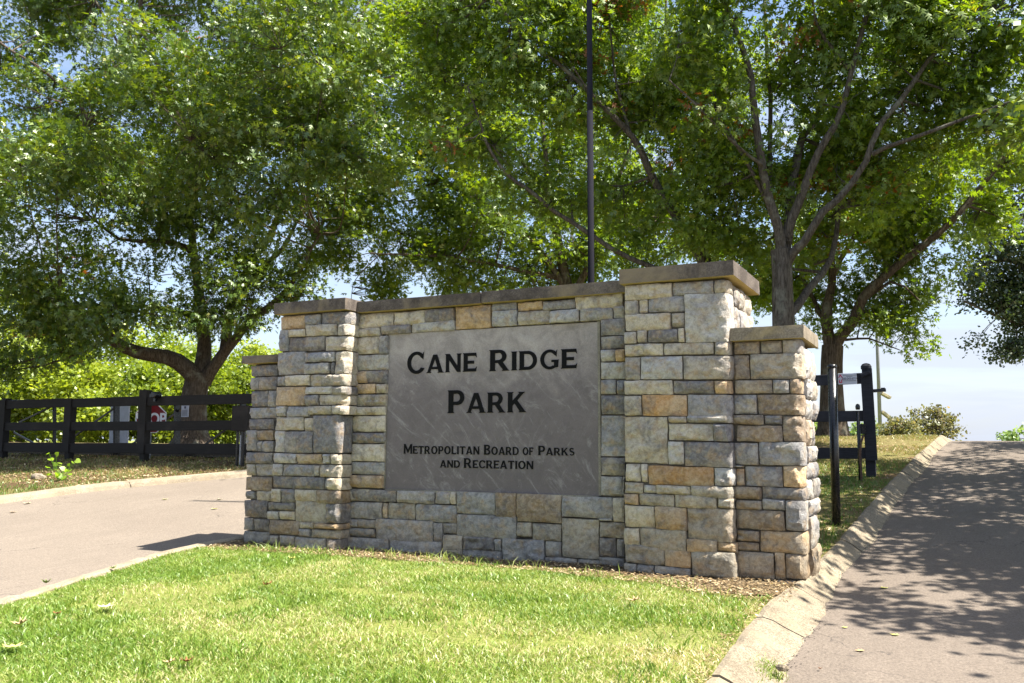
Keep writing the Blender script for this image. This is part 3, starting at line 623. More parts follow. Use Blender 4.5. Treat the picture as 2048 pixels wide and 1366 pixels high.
# engraved-style serif capitals
Vt, Hh, sS, fF = .215, .15, .045, .06
def arc(cx, cy_, rx, ry, a0, a1, n=14): return [(cx + rx * math.cos(R(a0 + (a1 - a0) * i / n)), cy_ + ry * math.sin(R(a0 + (a1 - a0) * i / n))) for i in range(n + 1)]
def stroke(pts, hw):
    Lf, Rt = [], []
    for i, p in enumerate(pts):
        a = pts[max(0, i - 1)]; b = pts[min(len(pts) - 1, i + 1)]; dx, dy = b[0] - a[0], b[1] - a[1]; l = math.hypot(dx, dy); h = hw if not callable(hw) else hw(i / (len(pts) - 1))
        Lf.append((p[0] - dy / l * h, p[1] + dx / l * h)); Rt.append((p[0] + dy / l * h, p[1] - dx / l * h))
    return Lf + Rt[::-1]
def glyph(ch):
    V, H, s, f = Vt, Hh, sS, fF; n = .17
    top = [(-s, 1), (0, 1 - f), (0, f)]
    if ch == 'I': return [[(-s, 0), (V + s, 0), (V, f), (V, 1 - f), (V + s, 1)] + top], V
    if ch == 'E':
        w = .70; return [[(-s, 0), (w, 0), (w + .03, H + .08), (w - .03, H), (V, H), (V, .5 - H / 2), (w - .12, .5 - H / 2), (w - .12, .5 + H / 2), (V, .5 + H / 2), (V, 1 - H), (w - .03, 1 - H), (w + .03, 1 - H - .08), (w, 1)] + top], w
    if ch == 'F':
        w = .66; return [[(-s, 0), (V + s, 0), (V, f), (V, .5 - H / 2), (w - .1, .5 - H / 2), (w - .1, .5 + H / 2), (V, .5 + H / 2), (V, 1 - H), (w - .03, 1 - H), (w + .03, 1 - H - .08), (w, 1)] + top], w
    if ch == 'L':
        w = .66; return [[(-s, 0), (w, 0), (w + .03, H + .08), (w - .03, H), (V, H), (V, 1 - f), (V + s, 1)] + top], w
    if ch == 'T':
        w = .8; c = w / 2; h = V / 2
        return [[(c - h - s, 0), (c + h + s, 0), (c + h, f), (c + h, 1 - H), (w - .04, 1 - H), (w + .02, 1 - H - .08), (w, 1), (0, 1), (-.02, 1 - H - .08), (.04, 1 - H), (c - h, 1 - H), (c - h, f)]], w
    if ch == 'N':
        w = .84; return [[(-s, 0), (n + s, 0), (n, f), (n, .70), (w - n * 1.1, 0), (w, 0), (w, 1 - f), (w + s, 1), (w - n - s, 1), (w - n, 1 - f), (w - n, .30), (n * 1.2, 1)] + top], w
    if ch == 'M':
        w = 1.02; return [[(-s, 0), (n + s, 0), (n, f), (n, .68), (w / 2 - .05, .10), (w / 2 + .05, .10), (w - n, .68), (w - n, f), (w - n - s, 0), (w + s, 0), (w, f), (w, 1 - f), (w + s, 1), (w - n * 1.1, 1), (w / 2, .40), (n * 1.1, 1)] + top], w
    if ch == 'A':
        w = .92; c = w / 2; il = lambda y: .17 + (c - .17) * (y - .05) / .73; ir = lambda y: (w - .24) + (c - (w - .24)) * (y - .05) / .73
        return [[(-.05, 0), (.22, 0), (.17, .05), (il(.2), .2), (ir(.2), .2), (w - .24, .05), (w - .29, 0), (w + .05, 0), (w - .02, .05), (c + .11, 1), (c - .11, 1), (.02, .05)], [(il(.32), .32), (ir(.32), .32), (c, .78)]], w
    if ch == 'K':
        w = .87; return [[(-s, 0), (V + s, 0), (V, f), (V, .33), (.33, .46), (.60, f), (.56, 0), (w + .05, 0), (w - .02, f), (.46, .59), (w - .10, 1 - f), (w - .02, 1), (.54, 1), (.58, 1 - f), (V, .55), (V, 1 - f), (V + s, 1)] + top], w
    if ch == 'O': return [arc(.48, .5, .48, .52, 0, 352, 30), arc(.48, .5, .48 - V, .52 - H, 0, 352, 26)], .96
    if ch == 'C':
        return [[(.83, .98), (.80, .66)] + [(.77, .70)] + arc(.47, .5, .29, .385, 38, 322, 24) + [(.86, .22)] + arc(.47, .5, .47, .52, 318, 46, 30) + [(.79, .90)]], .86
    if ch == 'G':
        return [[(.83, .98), (.80, .66)] + [(.77, .70)] + arc(.47, .5, .29, .385, 38, 300, 24) + [(.69, .16), (.69, .36), (.56, .36), (.56, .47), (.93, .47), (.90, .44), (.88, .10)] + arc(.47, .5, .47, .52, 304, 46, 30) + [(.79, .90)]], .90
    if ch == 'D': return [[(-s, 0), (.42, 0)] + arc(.42, .5, .46, .5, -90, 90, 18) + top, [(V, H), (.40, H)] + arc(.40, .5, .29, .5 - H, -90, 90, 14) + [(V, 1 - H)]], .88
    if ch == 'P': return [[(-s, 0), (V + s, 0), (V, f), (V, .36)] + arc(.42, .68, .31, .32, -90, 90, 14) + top, [(V, .36 + H * .85)] + arc(.39, .68, .16, .32 - H * .9, -90, 90, 10) + [(V, 1 - H)]], .73
    if ch == 'R': return [[(-s, 0), (V + s, 0), (V, f), (V, .38), (.36, .38), (.60, .05), (.56, 0), (w_ := .88, 0), (.82, .05), (.585, .40)] + arc(.43, .69, .32, .31, -58, 90, 12) + top, [(V, .38 + H * .8)] + arc(.40, .69, .16, .31 - H * .9, -90, 90, 10) + [(V, 1 - H)]], .86
    if ch == 'B': return [[(-s, 0), (.45, 0)] + arc(.45, .27, .31, .27, -90, 70, 10) + arc(.43, .76, .27, .24, -70, 90, 10) + top, [(V, H * .9)] + arc(.42, .28, .16, .28 - H * .9, -90, 90, 8) + [(V, .56 - H * .1)], [(V, .57 + H * .35)] + arc(.41, .755, .12, .245 - H * .9, -90, 90, 8) + [(V, 1 - H * .9)]], .76
    if ch == 'S':
        pts = arc(.34, .73, .24, .205, 28, 262, 16) + arc(.35, .27, .26, .205, 80, -152, 16)
        return [stroke(pts, lambda t: .062 + .035 * math.exp(-((t - .5) / .2) ** 2))], .68
def letter(ch, x, z, h, wide, parent, mat=M_LETTER, y=PY, th=.006, name='letter', xw=None, jx=0):
    loops, w = glyph(ch); cu = bpy.data.curves.new('letter', 'CURVE'); cu.dimensions = '2D'; cu.fill_mode = 'BOTH'; cu.extrude = th; cu.offset = h * (.008 if h > .15 else .001)
    for lp in loops:
        s = cu.splines.new('POLY'); s.points.add(len(lp) - 1)
        for i, (a, b) in enumerate(lp): s.points[i].co = (a * h * wide, b * h, 0, 1)
        s.use_cyclic_u = True
    tmp = bpy.data.objects.new('t', cu); me = bpy.data.meshes.new_from_object(tmp); bpy.data.objects.remove(tmp)
    V = [(v.co.x + x, y - v.co.z - .001, v.co.y + z) for v in me.vertices]; F = [tuple(p.vertices) for p in me.polygons]
    bpy.data.meshes.remove(me); o = mesh_obj(name, V, F, mat, parent); return o
def word(txt, xa, xb, z, hbig, ratio=.86, track=.13):
    """small-caps word between xa and xb: capitals written with upper case letters"""
    W_ = 0; items = []
    for c in txt:
        if c == ' ': W_ += .5 * hbig; continue
        h = hbig if c.isupper() else hbig * ratio; w = glyph(c.upper())[1]; items.append((c.upper(), W_, h)); W_ += w * h + track * hbig
    W_ -= track * hbig; k = (xb - xa) / W_
    for c, x, h in items: letter(c, xa + x * k, z, h, k, panel)
def ptx(px, py): return onY(700 + px / 3.1054, 560 + py / 3.1054, PY)
for txt, xa, xb, yb, yt, ratio in (('Cane', 357, 783, 574, 441, .84), ('Ridge', 872, 1406, 556, 424, .88), ('Park', 613, 1088, 823, 681, .86),
                        ('Metropolitan', 336, 803, 1081, 1020, .80), ('Board', 834, 1048, 1086, 1024, .80), ('of', 1074, 1138, 1087, 1028, .80), ('Parks', 1171, 1394, 1089, 1030, .80),
                        ('and', 561, 683, 1165, 1108, .80), ('Recreation', 709, 1138, 1171, 1109, .80)):
    A_, B_ = ptx(xa, yb), ptx(xb, yb); T_ = ptx((xa + xb) / 2, yt); BZ = ptx((xa + xb) / 2, yb)
    word(txt, A_[0], B_[0], BZ[2], T_[2] - BZ[2], ratio, .16 if txt in ('Cane', 'Ridge', 'Park') else .14)

# ------------------------------------------------------------------ fences and gates
def zg(x, y): return float(g(x, y))
def board_fence():
    Yf = 15.6
    f = empty('board_fence', (-19.3, Yf, zg(-19.3, Yf)), label='black three-rail board fence across the far verge left of the sign', cat='fence')
    for px, D, tp, bp in ((295, 21.4, 780, 940), (145, 23.3, 797, 920), (14, 25.0, 797, 924)):
        a = onY(px, tp, Yf); b = zg(a[0], Yf)
        m = MB(); m.box((a[0] - .085, Yf - .08, b - .3), (a[0] + .085, Yf + .09, a[2])); m.build('post', M_BLACKWOOD, f, bevel=.012)
        m = MB(); m.box((a[0] - .16, Yf - .115, 1.0), (a[0] + .10, Yf - .083, 2.42 + (.16 if px == 295 else 0))); m.build('face_board', M_BLACKWOOD, f, bevel=.006)
    xs = [-26.8, onY(14, 850, Yf)[0], onY(145, 850, Yf)[0], onY(295, 850, Yf)[0], -14.0]
    for i in range(4):
        for z, h in ((2.30, .235), (1.685, .23), (1.13, .25)):
            dz = random.uniform(-.012, .012)
            m = MB(); m.beam((xs[i] + .01, Yf - .06, z + dz), (xs[i + 1] - .01, Yf - .06, z - dz), .045, h); m.build('rail', M_BLACKWOOD, f, bevel=.008)
    return f
board_fence()
def lens_box():
    P = at(313, 790, 21.6); e = empty('gate_camera', P, label='small black motion sensor beside the top of tall fence post', cat='sensor')
    m = MB(); m.lathe(P + np.array([0, -.12, 0]), [(.06, 0), (.085, .02), (.085, .2), (.05, .24)], 14, axis=(0, 1, 0)); m.build('housing', M_BLACKMETAL, e)
    m = MB(); m.box((P[0] - .22, P[1] - .02, P[2] - .05), (P[0] - .08, P[1] + .03, P[2] + .03)); m.box((P[0] - .05, P[1] - .05, P[2] - .16), (P[0] + .02, P[1] + .02, P[2] - .06)); m.build('bracket', M_BLACKMETAL, e)
lens_box()
def metal_gate():
    Yg = 16.35
    e = empty('swing_gate', (-20, Yg, zg(-20, Yg)), label='long black steel swing gate with diagonal braces behind the board fence', cat='gate')
    def P(px, py): return onY(px, py, Yg)
    for n, y0, y1 in (('top_rail', 803, 797), ('bottom_rail', 903, 912)):
        a, b = P(5, y0), P(500, y1); m = MB(); m.beam(a, b, .06, .09); m.build('rail', M_BLACKMETAL, e)
    for px in (109, 233, 354, 486):
        a, b = P(px, 800), P(px, 908); m = MB(); m.beam(a, b, .07 if px < 200 else .16, .06, up=(1, 0, 0)); m.build('upright', M_BLACKMETAL, e)
    for (x0, y0, x1, y1) in ((38, 845, 105, 812), (28, 865, 98, 903), (120, 893, 232, 814), (258, 893, 365, 816), (405, 893, 494, 828)):
        m = MB(); m.beam(P(x0, y0), P(x1, y1), .035, .045); m.build('brace', M_BLACKMETAL, e)
metal_gate()
def gate_end():
    Yg = 15.2
    e = empty('gate_latch_post', onY(484, 940, Yg), label='black gate operator box on twin steel posts at the far drive edge', cat='gate operator')
    def P(px, py): return onY(px, py, Yg)
    a, b = P(472, 812), P(502, 862); m = MB(); m.box((a[0], Yg - .12, b[2]), (b[0], Yg + .1, a[2])); m.build('operator_box', M_BLACKWOOD, e, bevel=.01)
    for px, r in ((476, .032), (487, .045)):
        a = P(px, 858); m = MB(); m.lathe((a[0], Yg, zg(a[0], Yg) - .1), [(r, 0), (r, a[2] - zg(a[0], Yg) + .15)], 10); m.build('post', M_BLACKMETAL, e)
    a = P(480, 905); m = MB(); m.lathe((a[0] + .05, Yg - .05, zg(a[0], Yg) - .05), [(.018, 0), (.018, .75)], 8); m.build('conduit', M_GALV, e)
gate_end()
def stop_sign():
    c = onY(302, 837, 16.05); n = Vector((.42, -.9, 0)).normalized(); sx_ = Vector((0, 0, 1)).cross(n) * 1; sx_ = -n.cross(Vector((0, 0, 1))); sx_ = Vector((0, 0, 1)).cross(n)
    sx_ = Vector((-n.y, n.x, 0)); sx_.normalize()
    n2 = Vector((.66, -.75, 0)).normalized(); sx_ = Vector((-n2.y, n2.x, 0)); C = Vector(c)
    e = empty('stop_sign', (c[0], c[1], zg(c[0], c[1])), label='red octagonal STOP sign seen through the black fence', cat='road sign')
    def octa(name, r, off, th, mat, r2=None):
        m = MB(); V = []
        for d in (off, off + th):
            for k in range(8):
                t = R(22.5 + 45 * k); V.append(C + sx_ * (r * math.cos(t)) + Vector((0, 0, 1)) * (r * math.sin(t)) + n2 * d)
        F = [tuple(range(7, -1, -1)), tuple(range(8, 16))] + [(k, (k + 1) % 8, 8 + (k + 1) % 8, 8 + k) for k in range(8)]
        m.add(V, F); return m.build(name, mat, e)
    octa('white_border', .40, 0, .003, M_TEXTWHITE); octa('red_face', .372, .004, .002, M_RED)
    cu = bpy.data.curves.new('w', 'FONT'); cu.body = 'STOP'; cu.size = .40; cu.offset = .012; cu.extrude = .001; cu.align_x = 'CENTER'; cu.space_character = .95
    tmp = bpy.data.objects.new('t', cu); me = bpy.data.meshes.new_from_object(tmp); bpy.data.objects.remove(tmp)
    V = [C + sx_ * (v.co.x * .78) + Vector((0, 0, 1)) * (v.co.y - .14) + n2 * (.009 + v.co.z) for v in me.vertices]
    mesh_obj('stop_lettering', V, [tuple(p.vertices) for p in me.polygons], M_TEXTWHITE, e); bpy.data.meshes.remove(me)
    m = MB(); z0 = zg(c[0], c[1]); q = C - n2 * .03; m.box((q.x - .025, q.y - .02, z0 - .2), (q.x + .025, q.y + .02, C.z + .3)); m.build('post', M_GALV, e)
stop_sign()
def white_box():
    a, b = onY(217, 893, 17.6), onY(258, 815, 17.6)
    e = empty('utility_cabinet', ((a[0] + b[0]) / 2, 17.6, a[2]), label='plain white upright board behind the black fence, left of the stop sign', cat='board')
    m = MB(); m.box((a[0], 17.6, a[2] - .15), (b[0], 17.64, (a[2] + b[2]) / 2 - .01)); m.build('panel', M_WHITE, e)
    m = MB(); m.box((a[0], 17.6, (a[2] + b[2]) / 2 + .01), (b[0], 17.64, b[2] + .15)); m.build('panel', M_WHITE, e)
    m = MB(); m.box(((a[0] + b[0]) / 2 - .04, 17.645, a[2] - .4), ((a[0] + b[0]) / 2 + .04, 17.72, b[2] + .1)); m.build('post', M_GALV, e)
white_box()
def notice():
    a, b = onY(362, 834, 16.28), onY(377.5, 811, 16.28)
    e = empty('notice_sheet', ((a[0] + b[0]) / 2, 16.28, a[2]), label='small white printed notice fixed on the black gate in front of oak trunk', cat='notice')
    m = MB(); m.box((a[0], 16.28, a[2]), (b[0], 16.29, b[2])); m.build('sheet', M_WHITE, e)
    m = MB(); w = b[0] - a[0]; h = b[2] - a[2]
    for k in range(6): m.box((a[0] + w * .12, 16.272, a[2] + h * (.12 + .09 * k)), (b[0] - w * .12, 16.277, a[2] + h * (.15 + .09 * k)))
    m.box((a[0] + w * .42, 16.272, a[2] + h * .74), (a[0] + w * .66, 16.277, a[2] + h * .94)); m.build('print', M_TEXTGREY, e)
notice()

def right_gate():
    Yg = 15.3
    e = empty('paddock_gate', onY(1690, 940, Yg), label='charcoal three-rail board gate between the sign and the right drive', cat='gate')
    def P(px, py, y=Yg): return onY(px, py, y)
    for (y0a, y0b, y1a, y1b) in ((751, 771.5, 745.5, 767), (823, 844, 821, 842.5), (895, 918.5, 895, 917.5)):
        a, b = P(1560, (y0a + y0b) / 2 + (y0a - y1a) * .6), P(1734, (y1a + y1b) / 2); h = abs(P(1680, y1a)[2] - P(1680, y1b)[2])
        m = MB(); m.beam(a, b, .04, h); m.build('rail', M_GATEBLUE, e, bevel=.006)
    m = MB(); a = P(1742, 960); t = P(1734.5, 735); zb = zg(a[0], Yg) - .2
    m.box((a[0] - .075, Yg + .03, zb), (a[0] + .075, Yg + .17, t[2])); m.build('post', M_GATEBLUE, e, bevel=.01)
    m = MB(); m.lathe((a[0] - .01, Yg + .1, t[2] - .02), [(.078, 0), (.083, .01), (.083, .05), (.06, .085), (.02, .10)], 18); m.build('post_cap', M_GATEBLUE, e, smooth=False)
    # leaning face board
    y = Yg - .06; q = [P(1721, 752, y), P(1744, 744, y), P(1755, 921, y), P(1731.5, 922, y)]
    V = [(p[0], y - .0, p[2]) for p in q] + [(p[0], y + .045, p[2]) for p in q]
    m = MB(); m.add(V, [(0, 3, 2, 1), (4, 5, 6, 7), (0, 1, 5, 4), (1, 2, 6, 5), (2, 3, 7, 6), (3, 0, 4, 7)]); m.build('face_board', M_GATEBLUE, e, bevel=.006)
    a, b = P(1722, 752, y - .05), P(1740, 744, y - .05); m = MB(); m.beam(a, b, .05, .055); m.build('hinge_strap', M_GATEBLUE, e, bevel=.006)
    a, b = P(1744, 782, y + .1), P(1772, 780, y + .1); m = MB(); m.beam(a, b, .06, .052); m.beam(P(1762, 777.5, y + .1), P(1770, 777, y + .1), .05, .03); m.build('latch_arm', M_BLACKMETAL, e)
    m = MB(); a, b = P(1719, 868, y - .02), P(1731, 848, y - .02); m.box((a[0], y - .06, a[2]), (b[0], y + .02, b[2])); m.build('hinge_box', M_BLACKMETAL, e)
    return e
right_gate()
def small_post():
    Yp = 15.0; t = onY(1712.5, 807, Yp); z0 = zg(t[0], Yp)
    e = empty('bollard_post', (t[0], Yp, z0), label='short thin black steel post in front of the charcoal gate', cat='post')
    m = MB(); m.lathe((t[0] + .02, Yp, z0 - .1), [(.030, 0), (.028, t[2] - z0 - .02)], 14); m.build('tube', M_BLACKMETAL, e, smooth=True)
    m = MB(); m.lathe((t[0] + .02, Yp, t[2] - .10), [(.029, 0), (.036, .02), (.038, .055), (.026, .085), (.008, .095)], 14); m.build('cap', M_BLACKMETAL, e, smooth=True)
    m = MB(); q = [onY(1727, 870, Yp - .05), onY(1722, 885, Yp - .05), onY(1720, 910, Yp - .05), onY(1722, 940, Yp - .05), onY(1724, 968, Yp - .05)]
    e2 = empty('conduit_pipe', (q[-1][0], Yp, z0), label='bent rusty conduit pipe rising beside the charcoal gate post', cat='pipe')
    for a, b in zip(q[:-1], q[1:]): m.beam(a, b, .03, .03, up=(0, 1, 0))
    m.build('pipe', M_RUST, e2)
small_post()
def big_post():
    b = og(1673, 1052); Yp = b[1]; t = onY(1664, 729, Yp); z0 = b[2]; x = (b[0] + t[0]) / 2
    e = empty('steel_post', (b[0], Yp, z0), label='tall glossy black round steel post with cap beside the sign', cat='post')
    ax = (t[0] - b[0], 0, t[2] - b[2]); H = math.hypot(ax[0], ax[2])
    m = MB(); m.lathe((b[0] - (ax[0] / H) * .2, Yp, z0 - .2), [(.052, 0), (.052, H + .17)], 26, axis=ax); m.build('tube', M_BLACKMETAL, e, smooth=True)
    m = MB(); m.lathe(Vector(t) - Vector(ax) / H * .035, [(.0525, -.01), (.057, 0), (.057, .02), (.045, .034), (.02, .042)], 26, axis=ax); m.build('cap', M_BLACKMETAL, e, smooth=True)
    # phone sign held behind the post
    Ys = 15.22; a, c = onY(1676.5, 769, Ys), onY(1713, 746, Ys)
    s_ = empty('phone_sign', ((a[0] + c[0]) / 2, Ys, a[2]), label='small white sign with a red emblem and phone number on the charcoal gate rail', cat='sign')
    x0, x1, z0_, z1 = a[0], c[0], a[2], c[2]; w, h = x1 - x0, z1 - z0_
    m = MB(); m.box((x0, Ys, z0_), (x1, Ys + .006, z1)); m.build('plate', M_WHITE, s_, bevel=.003)
    def txt(body, cx_, cz, size, mat, wide=1.0):
        cu = bpy.data.curves.new('w', 'FONT'); cu.body = body; cu.size = size; cu.offset = size * .02; cu.align_x = 'CENTER'
        tmp = bpy.data.objects.new('t', cu); me = bpy.data.meshes.new_from_object(tmp); bpy.data.objects.remove(tmp)
        V = [(x0 + w * cx_ + v.co.x * wide, Ys - .004, z0_ + h * cz + v.co.y) for v in me.vertices]
        mesh_obj('printing', V, [tuple(p.vertices) for p in me.polygons], mat, s_); bpy.data.meshes.remove(me)
    txt('560-243-6711', .62, .42, .048, M_TEXTGREY, .85); 
    m = MB()
    for k, (u0, u1, v) in enumerate(((.27, .98, .80), (.45, .78, .68), (.27, .98, .30))): m.box((x0 + w * u0, Ys - .004, z0_ + h * v), (x0 + w * u1, Ys - .002, z0_ + h * (v + .035)))
    m.build('fine_print', M_TEXTGREY, s_)
    m = MB(); m.box((x0 + w * .05, Ys - .005, z0_ + h * .14), (x0 + w * .10, Ys - .002, z0_ + h * .44)); m.box((x0 + w * .17, Ys - .005, z0_ + h * .14), (x0 + w * .22, Ys - .002, z0_ + h * .44)); m.box((x0 + w * .10, Ys - .005, z0_ + h * .14), (x0 + w * .17, Ys - .002, z0_ + h * .22))
    m.box((x0 + w * .22, Ys - .005, z0_ + h * .38), (x0 + w * .25, Ys - .002, z0_ + h * .44)); m.build('red_emblem', M_PINKPRINT, s_)
    m = MB(); m.beam((x0 + w * .04, Ys - .003, z0_ + h * .60), (x0 + w * .13, Ys - .003, z0_ + h * .90), .002, .014); m.beam((x0 + w * .12, Ys - .003, z0_ + h * .90), (x0 + w * .24, Ys - .003, z0_ + h * .58), .002, .014); m.build('arrow_emblem', M_PINKPRINT, s_)
big_post()
def flagpole():
    Yp = 12.4; b = onY(1182.2, 560, Yp); x = b[0]; t = onY(1182.5, 0, Yp); z0 = zg(x, Yp); zj = onY(1182, 222, Yp)[2]
    D = float((np.array([x, Yp, 1.3]) - CAM) @ _fh); r = 6.1 / 1750 * D
    e = empty('flagpole', (x, Yp, z0), label='tall dark navy steel pole rising behind the panel wall', cat='pole')
    m = MB(); m.lathe((x, Yp, z0 - .2), [(r * 1.06, 0), (r * 1.06, zj - z0 + .2)], 24); m.build('lower_section', M_POLEGREY, e, smooth=True)
    m = MB(); m.lathe((x, Yp, zj + .002), [(r * .98, 0), (r * .92, 5.2), (r * .4, 5.3)], 24); m.build('upper_section', M_NAVY, e, smooth=True)
    m = MB(); m.lathe((x, Yp, z0 - .02), [(.14, 0), (.14, .03), (r + .02, .05), (r + .012, .12)], 24); m.build('base_collar', M_NAVY, e)
flagpole()
def light_pole():
    D = 30.0; b = at(1761, 878, D); b[2] = zg(b[0], b[1]); t = at(1753, 640, D)
    e = empty('light_pole', b, label='slim grey metal light pole with two slanted panels beyond the crest verge', cat='light pole')
    ax = (t[0] - b[0], t[1] - b[1], t[2] - b[2]); H = Vector(ax).length
    m = MB(); m.lathe(Vector(b) - Vector(ax) * .05, [(.065, 0), (.05, H * 1.7)], 14, axis=ax); m.build('shaft', M_GALV, e, smooth=True)
    for (x0, y0, x1, y1) in ((1762, 786, 1780, 796), (1763, 823, 1785, 840)):
        p, q = at(x0, y0, D), at(x1, y1, D); m = MB(); m.beam(p, q, .22, .09, up=(0, 0, 1)); m.build('slanted_panel', M_SOLAR, e, bevel=.01)
    m = MB(); p = at(1770, 874, D); m.box((p[0] - .12, p[1] - .1, zg(p[0], p[1]) - .1), (p[0] + .10, p[1] + .1, at(1768, 850, D)[2])); m.build('cabinet', M_WHITE, e, bevel=.01)
light_pole()

# ------------------------------------------------------------------ trees
def resample(P, n, wob=0, seed=0):
    P = np.array(P, float); q = np.concatenate([[2 * P[0] - P[1]], P, [2 * P[-1] - P[-2]]]); out = []; m = len(P) - 1
    for i in range(n):
        t = i / (n - 1) * m; k = min(int(t), m - 1); f = t - k; a, b, c, d = q[k:k + 4]
        out.append(.5 * ((2 * b) + (-a + c) * f + (2 * a - 5 * b + 4 * c - d) * f * f + (-a + 3 * b - 3 * c + d) * f ** 3))
    out = np.array(out)
    if wob: 
        w = np.stack([vnoise(out * 1.3 + 7 * k, seed + k) - .5 for k in range(3)], 1) * wob; w[0] = 0; out = out + w
    return out
def tube(P, r, sides, lump=0, seed=0):
    P = np.asarray(P, float); n = len(P); T = np.gradient(P, axis=0); T /= np.maximum(np.linalg.norm(T, axis=1, keepdims=True), 1e-9)
    ref = np.array([.31, .87, .2]); e1 = np.cross(T, ref); e1 /= np.maximum(np.linalg.norm(e1, axis=1, keepdims=True), 1e-9); e2 = np.cross(T, e1)
    a = np.linspace(0, 2 * math.pi, sides, endpoint=False)
    rr = np.asarray(r, float)[:, None, None] * np.ones((n, sides, 1))
    base = e1[:, None, :] * np.cos(a)[None, :, None] + e2[:, None, :] * np.sin(a)[None, :, None]
    if lump:
        q = (P[:, None, :] * .7 + base * 1.4); rr = rr * (1 + lump * (vnoise(q * 1.6, seed)[..., None] - .5) * 2)
    V = (P[:, None, :] + base * rr).reshape(-1, 3)
    i = np.arange(n - 1)[:, None] * sides; k = np.arange(sides)[None, :]; k2 = (k + 1) % sides
    F = np.stack([(i + k), (i + k2), (i + sides + k2), (i + sides + k)], -1).reshape(-1, 4)
    return V, F
class Acc:
    def __init__(s): s.V = []; s.F = []; s.n = 0
    def add(s, VF): V, F = VF; s.V.append(V); s.F.append(F + s.n); s.n += len(V)
    def obj(s, name, mat, parent, smooth=True):
        if not s.V: return None
        return mesh_obj(name, np.concatenate(s.V), np.concatenate(s.F), mat, parent, smooth)
OAKV = np.array([(0, .03, 0), (0, .34, .03), (0, .62, .02), (0, 1, -.10), (-.38, .44, -.06), (.38, .44, -.06), (-.34, .78, -.07), (.34, .78, -.07), (-.12, .60, .0), (.12, .60, .0)])
OAKF = np.array([(0, 1, 4), (1, 0, 5), (1, 2, 6), (2, 1, 7), (8, 9, 3)])
QUADV = np.array([(0, 0, 0), (.36, .5, -.05), (0, 1, -.08), (-.36, .5, -.05)]); QUADF = np.array([(0, 1, 2), (0, 2, 3)])
def leaf_mesh(C, out, size, rng, TV=OAKV, TF=OAKF, up=.75, spread=.32, flat=.55, tint0=None, cn=None):
    """C: (n,3) anchor of every leaf, out: (n,3) growth direction"""
    n = len(C); P = C + rng.normal(0, 1, (n, 3)) * np.array([spread, spread, spread * flat])
    nrm = rng.normal(0, .45 if cn is not None else .55, (n, 3)) + (0 if cn is None else cn); nrm[:, 2] += up; nrm /= np.linalg.norm(nrm, axis=1, keepdims=True)
    d = out + rng.normal(0, .7, (n, 3)); d[:, 2] -= .15
    d -= nrm * (d * nrm).sum(1, keepdims=True); d /= np.maximum(np.linalg.norm(d, axis=1, keepdims=True), 1e-6)
    sx_ = np.cross(d, nrm); s = size * rng.uniform(.62, 1.22, n)
    V = P[:, None, :] + s[:, None, None] * (sx_[:, None, :] * TV[None, :, 0, None] + d[:, None, :] * TV[None, :, 1, None] + nrm[:, None, :] * TV[None, :, 2, None])
    F = (np.arange(n)[:, None, None] * len(TV) + TF[None]).reshape(-1, 3)
    t = rng.uniform(0, .93, n) if tint0 is None else tint0
    return V.reshape(-1, 3), F, np.repeat(t, len(TV))
VOIDS = []
def add_void(px, py, r, d0=14, d1=34):
    VOIDS.append((at(px, py, d0), at(px, py, d1), r * d0 / 1750, r * d1 / 1750))
def in_void(P):
    m = np.zeros(len(P), bool)
    for a, b, r0, r1 in VOIDS:
        ab = b - a; t = np.clip(((P - a) @ ab) / (ab @ ab), 0, 1); d = np.linalg.norm(P - (a + t[:, None] * ab), axis=1)
        m |= d < (r0 + (r1 - r0) * t) * (.75 + .5 * vnoise(P * 1.4, 77))
    return m
